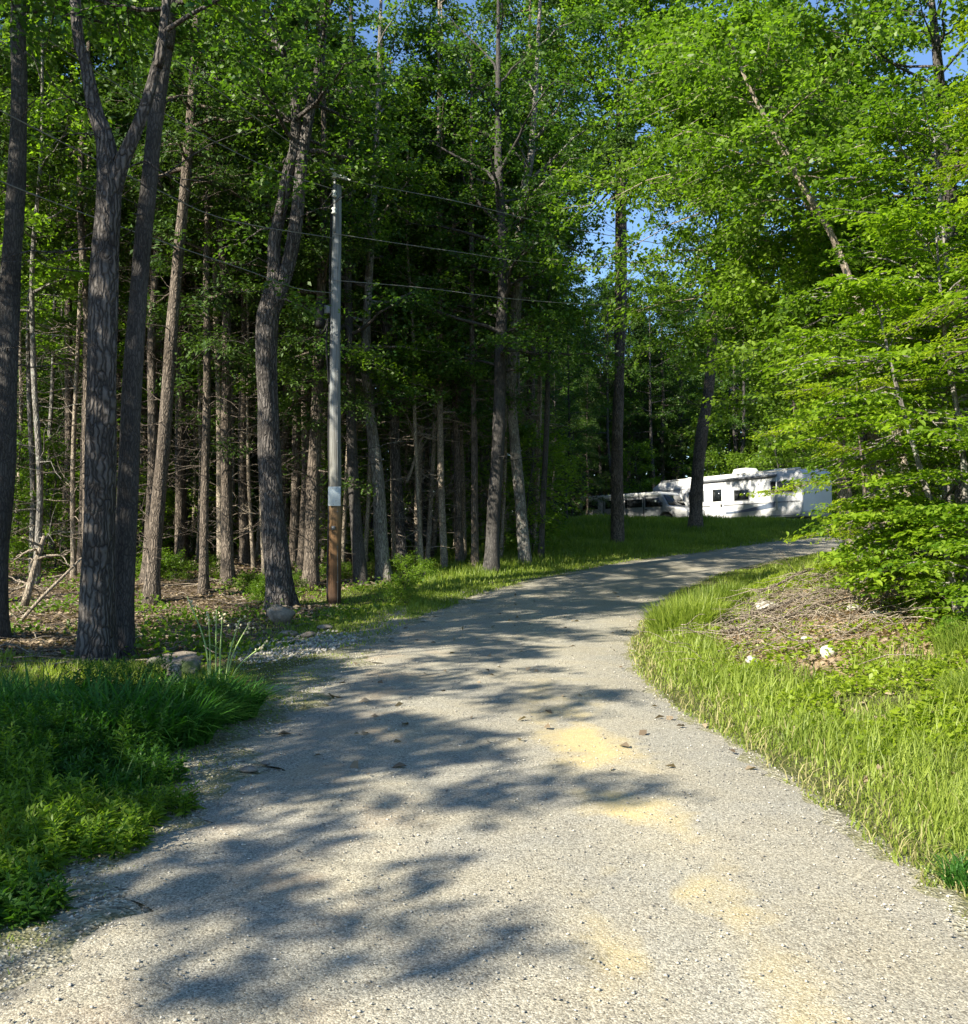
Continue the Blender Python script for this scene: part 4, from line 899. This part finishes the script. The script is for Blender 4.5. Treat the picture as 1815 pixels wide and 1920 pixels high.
sl = ['long dark dead branch along the lower edge of the brush heap', 'dead branch across the middle of the brush heap', 'thin forked dead branch at the road end of the brush heap', 'dead branch poking from the top of the brush heap', 'crooked branch at the bank end of the brush heap', 'short branch leaning over the pale boulder']
for k_, (px_, D_, L_, az, up) in enumerate(((1345, 13.2, 2.6, .15, .10), (1390, 14.1, 2.2, .05, .16), (1360, 13.9, 1.2, .6, .12), (1420, 15.6, 1.8, -.05, .22), (1500, 14.0, 1.5, .35, .14), (1400, 14.5, .8, .9, .14))):
    stick('dead_branch', sl[k_], gstick(at2(px_, D_), D_, L_, az, .02, up), .024, 'bark_brown', 7, 30+k_, 'dead branches on the right bank')
# heap of fine brush: uncountable twigs
q = MB()
for i in range(620):
    x = 4.6+r9.normal()*1.3; y = 13.6+r9.normal()*1.4
    if rdist(x, y) < .7: continue
    P = gstick(x, y, .3+r9.random()*.8, r9.random()*6.28, .01, .02+abs(r9.normal())*.10); P[:, 2] += np.linspace(0, 1, 6)*r9.random()*.25
    q.tube(P, np.linspace(.007, .002, 6)*(.6+r9.random()), 3, False)
tag(q.build('brush_twigs', M['deadwood']), 'tangle of fine dead twigs on the sunny bank', 'twigs', kind='stuff')
q = MB()
for i in range(900):
    x = -1.5-r9.random()*12; y = 11+r9.random()*24
    if rdist(x, y) < 2.2: continue
    q.tube(gstick(x, y, .3+r9.random()*1.1, r9.random()*6.28, .01, .02+abs(r9.normal())*.05), np.linspace(.011, .004, 6)*(.6+r9.random()), 3, False)
tag(q.build('forest_floor_twigs', M['deadwood']), 'scattered dead twigs over the forest floor', 'twigs', kind='stuff')

# ------------------------------------------------------------------ leaf litter, gravel, grass
def scat(n, xr, yr, dens, r):
    """random points kept with probability dens(x, y); yr is sampled denser near the camera"""
    u = r.random(n); y = yr[0]*(yr[1]/yr[0])**u; x = xr[0]+(xr[1]-xr[0])*r.random(n)
    k = r.random(n) < dens(x, y); return x[k], y[k]
def litter_obj():
    r = np.random.default_rng(41); mb = MB()
    def dens(x, y):
        left = (x < Lx(y)); d = rdist(x, y)
        br_ = np.exp(-((x-5.0)/2.4)**2-((y-12.8)/2.8)**2)*(d > .6)*(~left)
        return (np.abs(x) < 3)*(d < 0)*.006+(d >= 0)*np.clip(np.where(left, sstep(1.9, 3.2, d)*.8*(y > 9.5), br_*1.6+.05*(d > .5)), 0, 1)*np.where(np.abs(x/y) < .75, 1, 0)
    x, y = scat(150000, (-16, 11), (6, 34), dens, r); n = len(x)
    C = np.stack([x, y, hgt(x, y)+.012+.02*r.random(n)], 1); D = r.normal(size=(n, 3))*np.array([1, 1, .25]); Nn = np.array([0, 0, 1.0])+r.normal(size=(n, 3))*.38
    s = .6+.8*r.random(n); leaves_to(mb, C, D, Nn, .085*s, .05*s, r.random(n), fold=.25)
    tag(mb.build('leaf_litter', M['litter']), 'fallen brown leaves over the forest floor and the bank', 'leaf litter', kind='stuff')
litter_obj()
def pebbles():
    r = np.random.default_rng(43); mb = MB()
    def dens(x, y):
        d = rdist(x, y); left = x < Lx(y)
        road = (d < .05)*.16
        sh = left*(d > -.25)*(d < 1.2)*.38*(1-sstep(.4, 1.2, d)); heap = np.exp(-((x+2.75)/.8)**2-((y-13.8)/1.5)**2)*1.5
        ed = (d > -.3)*(d < .15)*.22
        return np.clip(road+sh+heap+ed, 0, 1)
    x, y = scat(130000, (-4.2, 3.6), (2.6, 22), dens, r); n = len(x)
    s = (.0038+.0075*r.random(n)**3)*(.8+.15*(rdist(x, y) > .0)); s = np.where(np.exp(-((x+2.75)/.8)**2-((y-13.8)/1.5)**2) > .3, s*2.6, s)*np.clip(.75+y*.05, 1, 1.8)
    O = np.array([(1, 0, 0), (0, 1, 0), (-1, 0, 0), (0, -1, 0), (0, 0, .8), (0, 0, -.8)])
    R_ = 1+.35*r.normal(size=(n, 6, 1)); a = r.random(n)*6.28
    V = O[None]*R_; ca, sa = np.cos(a)[:, None], np.sin(a)[:, None]
    V = np.stack([V[..., 0]*ca-V[..., 1]*sa, V[..., 0]*sa+V[..., 1]*ca, V[..., 2]*.75], -1)*s[:, None, None]
    V = V+np.stack([x, y, hgt(x, y)+.012*(rdist(x, y) < 0)+s*.25], 1)[:, None, :]
    Tt = np.array([(0, 1, 4), (1, 2, 4), (2, 3, 4), (3, 0, 4), (1, 0, 5), (2, 1, 5), (3, 2, 5), (0, 3, 5)])
    mb.add(V.reshape(-1, 3), None, (np.arange(n)[:, None, None]*6+Tt[None]).reshape(-1, 3), a=np.repeat(r.random(n), 6))
    m, t, b = new_mat('loose_stone'); at = N(t, 'ShaderNodeAttribute', attribute_name='v')
    t.links.new(ramp(t, at.outputs['Fac'], [(0, (.12, .11, .10)), (.35, (.32, .30, .26)), (.75, (.42, .39, .33)), (1, (.58, .55, .48))]), b.inputs['Base Color']); b.inputs['Roughness'].default_value = .9
    tag(mb.build('loose_gravel', m), 'loose pale gravel over the road and its left shoulder', 'gravel', kind='stuff')
pebbles()

def blades(mb, x, y, h, wd, r, lean=.35, az=None, z=None, shade=None, droop=.5):
    n = len(x); a = r.random(n)*6.28 if az is None else az
    l = lean*(.3+1.1*r.random(n)); z = hgt(x, y) if z is None else z
    dx, dy = np.cos(a), np.sin(a); fa = a+pi/2+r.normal(size=n)*.5; sx_, sy_ = np.cos(fa), np.sin(fa)
    V = []
    for u, wf in ((0, 1.0), (.42, .85), (.78, .5)):
        hx = l*h*u**1.8; hz = h*(u-droop*l*u**2.5)
        cx = x+dx*hx; cyy = y+dy*hx; cz = z-.01+hz
        V += [np.stack([cx-sx_*wd*wf/2, cyy-sy_*wd*wf/2, cz], 1), np.stack([cx+sx_*wd*wf/2, cyy+sy_*wd*wf/2, cz], 1)]
    V.append(np.stack([x+dx*l*h, y+dy*l*h, z-.01+h*(1-droop*l)], 1))
    V = np.stack(V, 1); i = np.arange(n)[:, None]*7
    sh = r.random(n) if shade is None else shade
    mb.add(V.reshape(-1, 3), np.concatenate([i+np.array([[0, 1, 3, 2]]), i+np.array([[2, 3, 5, 4]])]), i+np.array([[4, 5, 6]]), a=np.repeat(np.clip(sh, .01, 1), 7))
def pn(x, y, s=1.0, p=0):
    return .5+.25*(np.sin(1.9*s*x+1.3*np.sin(1.1*s*y+p)+p)+np.sin(1.6*s*y-1.7*np.sin(.9*s*x+2*p)))
def grass_all():
    r = np.random.default_rng(51)
    brushm = lambda x, y: np.clip(np.exp(-((x-5.0)/2.4)**2-((y-12.3)/2.9)**2)*1.6, 0, 1)*sstep(.7, 1.5, rdist(x, y))
    # right verge
    mb = MB()
    def dens(x, y):
        d = rdist(x, y); ok_ = (x > Rx(y))*(d > -.10+.38*pn(x, y, 3)*pn(x, y, 7)+.12*np.sin(9*y)*np.sin(23*y))
        thin = sstep(.9, 2.4, d)*(y < 18)*(y > 5)
        return ok_*np.clip(1-1.0*brushm(x, y)-.75*thin*(pn(x, y, 2, 1) > .40), 0, 1)*(x < y*.60+.6)
    x, y = scat(330000, (1.4, 14), (3.2, 34), dens, r); d = rdist(x, y)
    h = (.05+.15*sstep(.1, .9, d))*(.35+1.0*r.random(len(x))**1.3)*(.45+1.0*pn(x, y, 1.7)); h *= 1+.5*sstep(.5, 1.5, d)*np.exp(-((y-13.5)/2.5)**2)
    wd = (.0035+.0009*y)*(.7+.6*r.random(len(x)))
    blades(mb, x, y, h, wd, r, .55, shade=.30+.35*pn(x, y, 1.6, 2)+r.normal(size=len(x))*.16)
    tag(mb.build('verge_grass', M['grass']), 'bright sunlit grass of the right bank beside the road', 'grass', kind='stuff')
    # pale dry blades among it
    mb = MB(); x, y = scat(48000, (1.4, 12), (3.2, 22), lambda x, y: dens(x, y)*(.35+.9*(rdist(x, y) < .3)+.9*sstep(2.2, 3.5, rdist(x, y))), r)
    blades(mb, x, y, .04+.17*r.random(len(x))**1.5, .003+.0008*y, r, .9); tag(mb.build('dry_grass', M['straw']), 'dry straw blades lying in the right bank grass', 'grass', kind='stuff')
    # low broad weeds of the bank
    mb = MB(); x, y = scat(80000, (2.4, 9), (6, 19), lambda x, y: (x > Rx(y))*sstep(.5, 1.6, rdist(x, y))*(pn(x, y, 2.4, 3) > .38)*(1-.7*brushm(x, y)), r); n = len(x)
    C = np.stack([x, y, hgt(x, y)+.02+.10*r.random(n)], 1); s = .6+.8*r.random(n)
    leaves_to(mb, C, r.normal(size=(n, 3))*np.array([1, 1, .4]), np.array([0, 0, 1.0])+r.normal(size=(n, 3))*.5, .06*s, .032*s, .35+.5*r.random(n)); tag(mb.build('bank_weeds', M['yellow']), 'low yellow green weeds creeping over the right bank', 'weeds', kind='stuff')
    # tall roadside meadow beyond the road
    mb = MB()
    def dfar(x, y): return (x < Lx(y))*(rdist(x, y) > .1)*(x > -1.5+.0*y)*(y > 17)*((y > 25) | (rdist(x, y) < 1.6))*(y < 48)
    x, y = scat(260000, (-2, 20), (17, 48), dfar, r); d = rdist(x, y)
    h = (.08+.24*sstep(.2, 1.6, d))*(.6+.7*r.random(len(x)))*(.7+.6*pn(x, y, .8)); wd = (.010+.0006*y)*(.7+.6*r.random(len(x)))
    blades(mb, x, y, h, wd, r, .35, shade=.25+.35*pn(x, y, .9, 2)+r.normal(size=len(x))*.18)
    tag(mb.build('meadow_grass', M['grass']), 'tall grass of the rise between the road bend and the camper', 'grass', kind='stuff')
    # short growth round the pole and the forest margin
    mb = MB()
    def dm(x, y):
        d = rdist(x, y); l = x < Lx(y)
        strip = np.exp(-((d-1.5)/.9)**2)*(y > 13)*(y < 27)*(1-np.exp(-((x+2.75)/.9)**2-((y-13.8)/1.5)**2))
        sh = (y < 13)*sstep(.5, 1.8, d)*(1-sstep(4.0, 5.5, d)*(y > 10))*np.where(y < 7, .75, .9)+(y < 12.5)*(d > .0)*(d < 1.2)*(.12+(pn(x, y, 2.2, 1) > .45)*.45*sstep(0, .5, d))
        return l*np.clip(strip+sh, 0, 1)*(x > -y*.56-.6)
    x, y = scat(260000, (-9, 2.5), (2.9, 28), dm, r); d = rdist(x, y)
    h = (.03+.10*sstep(1.0, 2.2, d)*(y < 12)*(.4+.6*(y > 6))+.05*(y > 13))*(.5+.8*r.random(len(x)))*(.6+.8*pn(x, y, 1.3)); wd = (.0032+.0009*y)*(.7+.6*r.random(len(x)))
    blades(mb, x, y, h, wd, r, .6, shade=.20+.45*pn(x, y, 1.6, 2)+r.normal(size=len(x))*.16)
    tag(mb.build('margin_grass', M['grass']), 'short grass between the left shoulder and the forest', 'grass', kind='stuff')
    # floor greens inside the forest
    mb = MB(); x, y = scat(60000, (-14, 4), (12, 34), lambda x, y: (x < Lx(y))*(rdist(x, y) > 1.2)*(pn(x, y, .9, 4) > .50)*.5, r); n = len(x)
    C = np.stack([x, y, hgt(x, y)+.03+.22*r.random(n)**2], 1); s = .6+.8*r.random(n)
    leaves_to(mb, C, r.normal(size=(n, 3)), np.array([0, 0, 1.0])+r.normal(size=(n, 3))*.5, .09*s, .055*s, .2+.5*r.random(n)); tag(mb.build('forest_floor_plants', M['shrub']), 'low leafy plants scattered over the forest floor', 'undergrowth', kind='stuff')
grass_all()

def clump(name, label, x, y, n, h, rad, mat, seed, wd=.010, lean=.75, group=None, elong=(1, 1)):
    r = np.random.default_rng(seed); mb = MB(); a = r.random(n)*6.28; q = rad*np.sqrt(r.random(n))
    X = x+q*np.cos(a)*elong[0]; Y = y+q*np.sin(a)*elong[1]
    hh = h*(.45+.85*r.random(n))*(1-.25*(q/rad)**2)
    blades(mb, X, Y, hh, wd*(.6+.8*r.random(n)), r, lean, az=a+r.normal(size=n)*1.3, shade=np.clip(.45+r.normal(size=n)*.2, 0, 1), droop=.42)
    V = np.vstack(mb.V); base = np.array([x, y, gz(x, y)]); mb.V = [V-base]
    o = mb.build(name, M[mat]); o.location = base
    return tag(o, label, 'plant', group)
for k_, (x, y, n, h, rd, el, lb) in enumerate(((-2.85, 7.2, 2300, .56, .75, (1, .8), 'dark clump of long arching leaves nearest the road, under the tall weed'),
      (-3.75, 7.7, 2300, .58, .80, (1, .8), 'dark arching leaf clump in the middle of the left bed'),
      (-4.6, 8.2, 1700, .52, .70, (1, .8), 'dark arching leaf clump at the back left of the bed, against the frame edge'),
      (-2.55, 8.2, 1700, .46, .55, (1, .8), 'dark leafy clump at the right rear of the bed, beside the bright grass tuft'),
      (-3.3, 6.2, 900, .40, .60, (1, .8), 'mid green clump with fine blades in front of the dark arching leaves'),
      (-2.45, 5.9, 500, .28, .50, (1, .9), 'low soft green clump spilling to the road from the left bed'),
      (-2.55, 5.05, 700, .26, .50, (1.1, .8), 'sunlit yellow green clump at the front of the left bed'))):
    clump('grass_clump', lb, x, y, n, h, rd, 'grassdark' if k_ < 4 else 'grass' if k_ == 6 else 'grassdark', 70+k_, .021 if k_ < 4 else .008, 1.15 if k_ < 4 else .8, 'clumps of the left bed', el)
def weed_clump(label, x, y, n, h, rad, mat, seed):
    r = np.random.default_rng(seed); base = np.array([x, y, gz(x, y)]); root = empty('weed_clump', base); tag(root, label, 'plant', 'clumps of the left bed')
    st = MB(); lf = MB()
    for i in range(n):
        a = r.random()*6.28; q = rad*sqrt(r.random()); X = x+q*cos(a); Y = y+q*sin(a)*.8; hh = h*(.35+.8*r.random()); az = r.random()*6.28; l = .35*r.random()*hh
        p0 = np.array([X, Y, gz(X, Y)-.01])-base; P = smooth_path([p0, p0+[cos(az)*l*.3, sin(az)*l*.3, hh*.55], p0+[cos(az)*l, sin(az)*l, hh]], 3)
        st.tube(P, np.linspace(.0035, .0012, len(P)), 3, False); m = int(10+hh*60); t = .12+.88*(np.arange(m)+r.random(m))/m
        B = np.array([at_(P, min(q_, .99)) for q_ in t]); aa = np.arange(m)*2.399+r.normal(size=m)*.4; el = .1+.7*t**2+r.normal(size=m)*.25; L_ = (.045+.04*r.random(m))*(1.2-.6*t)
        D3 = np.stack([np.cos(aa)*np.cos(el), np.sin(aa)*np.cos(el), np.sin(el)], 1)
        leaves_to(lf, B+D3*(L_*.5)[:, None], D3, np.array([0, 0, 1.0])+r.normal(size=(m, 3))*.3, L_, L_*(.22+.2*r.random()), np.clip(.25+.5*r.random()+r.normal(size=m)*.12, 0, 1))
    st.build('stem', M['grassdark'], root).name = 'stems'; lf.build('leaves', M[mat], root)
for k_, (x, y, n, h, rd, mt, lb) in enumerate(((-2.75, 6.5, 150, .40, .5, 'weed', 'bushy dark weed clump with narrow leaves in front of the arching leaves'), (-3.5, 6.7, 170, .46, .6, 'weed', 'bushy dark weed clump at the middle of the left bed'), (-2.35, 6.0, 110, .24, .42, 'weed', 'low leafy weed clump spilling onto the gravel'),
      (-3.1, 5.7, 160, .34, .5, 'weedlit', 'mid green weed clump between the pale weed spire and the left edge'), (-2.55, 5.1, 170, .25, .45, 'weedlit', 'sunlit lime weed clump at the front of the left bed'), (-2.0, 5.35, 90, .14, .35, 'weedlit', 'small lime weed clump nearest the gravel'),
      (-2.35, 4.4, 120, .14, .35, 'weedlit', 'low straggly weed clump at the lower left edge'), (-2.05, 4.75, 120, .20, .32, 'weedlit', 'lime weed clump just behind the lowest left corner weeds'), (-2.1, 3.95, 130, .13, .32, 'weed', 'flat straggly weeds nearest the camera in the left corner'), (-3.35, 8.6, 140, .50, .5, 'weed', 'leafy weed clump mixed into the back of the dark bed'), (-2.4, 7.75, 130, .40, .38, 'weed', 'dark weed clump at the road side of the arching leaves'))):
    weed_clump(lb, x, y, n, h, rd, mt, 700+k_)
clump('grass_tuft', 'bright yellow green tuft at the foot of the tall seeding stalks', -2.62, 9.1, 1900, .22, .30, 'yellow', 81, .009, .8)
clump('grass_tuft', 'tall grass tuft where the right bank meets the bend', 3.1, 14.4, 3200, .62, .55, 'grass', 82, .014, .5)
clump('grass_tuft', 'tall shaded grass tuft further along the bend', 3.9, 16.2, 3000, .55, .6, 'grass', 83, .014, .5)
clump('grass_tuft', 'dark spiky weed tuft at the right road edge in the near corner', 2.22, 4.25, 420, .17, .13, 'grassdark', 84, .008, .9)
clump('grass_tuft', 'deep green tuft of long blades at the far right of the sunny bank', 4.9, 9.4, 1600, .34, .35, 'grass', 85, .009, .55)
clump('grass_tuft', 'dense green tuft near the right frame edge, lower on the bank', 4.1, 7.7, 1400, .26, .3, 'grass', 86, .008, .55)

def seed_stalks():
    r = np.random.default_rng(90); x0, y0 = at2(410, 9.1), 9.1; z0 = gz(x0, y0)
    root = empty('seeding_plant', (x0, y0, z0)); tag(root, 'tall bare green stalks with pale seed heads between stump and gravel', 'plant')
    tips = [(352, 1118), (407, 1142), (418, 1150), (452, 1158), (470, 1165), (392, 1150), (500, 1205)]; foot = [(398, 0), (405, 0), (414, 0), (420, 0), (424, 0), (396, 0), (426, 0)]
    st = MB(); sm_ = plain('dry_seed', (.52, .46, .30), .8)
    for (tx, ty), (fx, _) in zip(tips, foot):
        tip = PX(tx, ty, y0+r.normal()*.1)-np.array([x0, y0, z0]); ft = np.array([at2(fx, y0)-x0, r.normal()*.05, 0])
        mid = (ft+tip)/2+np.array([(ft[0]-tip[0])*.22, 0, .04]); P = smooth_path([ft, mid, tip], 6); st.tube(P, np.linspace(.0105, .005, len(P)), 6)
        m = 8
        for q_ in range(m):
            hd = MB()
            c = at_(P, .86+.14*q_/m)+r.normal(size=3)*.022; s = .009+.005*r.random(); hd.tube([c-[0, 0, s], c-[0, 0, s*.4], c+[0, 0, s*.5], c+[0, 0, s]], [s*.3, s, s*.8, s*.2], 6); hd.build('seed_head', sm_, root, True)
            st.tube([at_(P, .84+.12*q_/m), c], .0018, 3, False)
        if r.random() < .7:
            b_ = at_(P, .55); e = b_+np.array([r.normal()*.12, r.normal()*.05, .05]); st.tube([b_, (b_+e)/2+[0, 0, .02], e], [.004, .003, .001], 4)
    st.build('stem', plain('pale_green_stem', (.27, .38, .12), .6), root, True)
    lf = MB(); n = 90; a = r.random(n)*6.28; blades(lf, .10*np.cos(a), .10*np.sin(a), .25+.3*r.random(n), np.full(n, .012), r, .6, az=a, z=np.zeros(n)); lf.build('leaves', M['yellow'], root)
seed_stalks()
def weed(label, px_, ybase, ytop, D, mat, seed, ll=.10):
    r = np.random.default_rng(seed); x0 = at2(px_, D); z0 = gz(x0, D); H = EYE+(1000-ytop)/F*D-z0
    root = empty('tall_weed', (x0, D, z0)); tag(root, label, 'plant', 'tall weeds standing out of the left bed')
    st = MB(); P = smooth_path([(0, 0, 0), (.01, 0, H*.5), (.03, 0, H)], 5); st.tube(P, np.linspace(.006, .002, len(P)), 6); st.build('stem', M[mat], root, True)
    lf = MB(); n = 46; t = .25+.75*(np.arange(n)+.5)/n; a = np.arange(n)*2.399; B = np.array([at_(P, q_) for q_ in t]); L_ = ll*(1.15-.75*t)*(.8+.4*r.random(n))
    el = .35+.6*t**3; D3 = np.stack([np.cos(a)*np.cos(el), np.sin(a)*np.cos(el), np.sin(el)], 1)
    leaves_to(lf, B+D3*(L_*.5)[:, None], D3, np.array([0, 0, 1.0])+r.normal(size=(n, 3))*.2, L_, L_*.2, .4+.4*r.random(n), hero=True); lf.build('leaves', M[mat], root)
weed('tall pale weed spire rising in front of the dark arching leaves', 230, 1460, 1330, 6.1, 'shrub', 1, .10)
weed('broad topped weed spire at the left frame edge of the bed', 40, 1620, 1522, 4.9, 'shrub', 2, .12)
weed('slim yellowish weed spire between the other two', 137, 1570, 1500, 5.1, 'yellow', 3, .085)
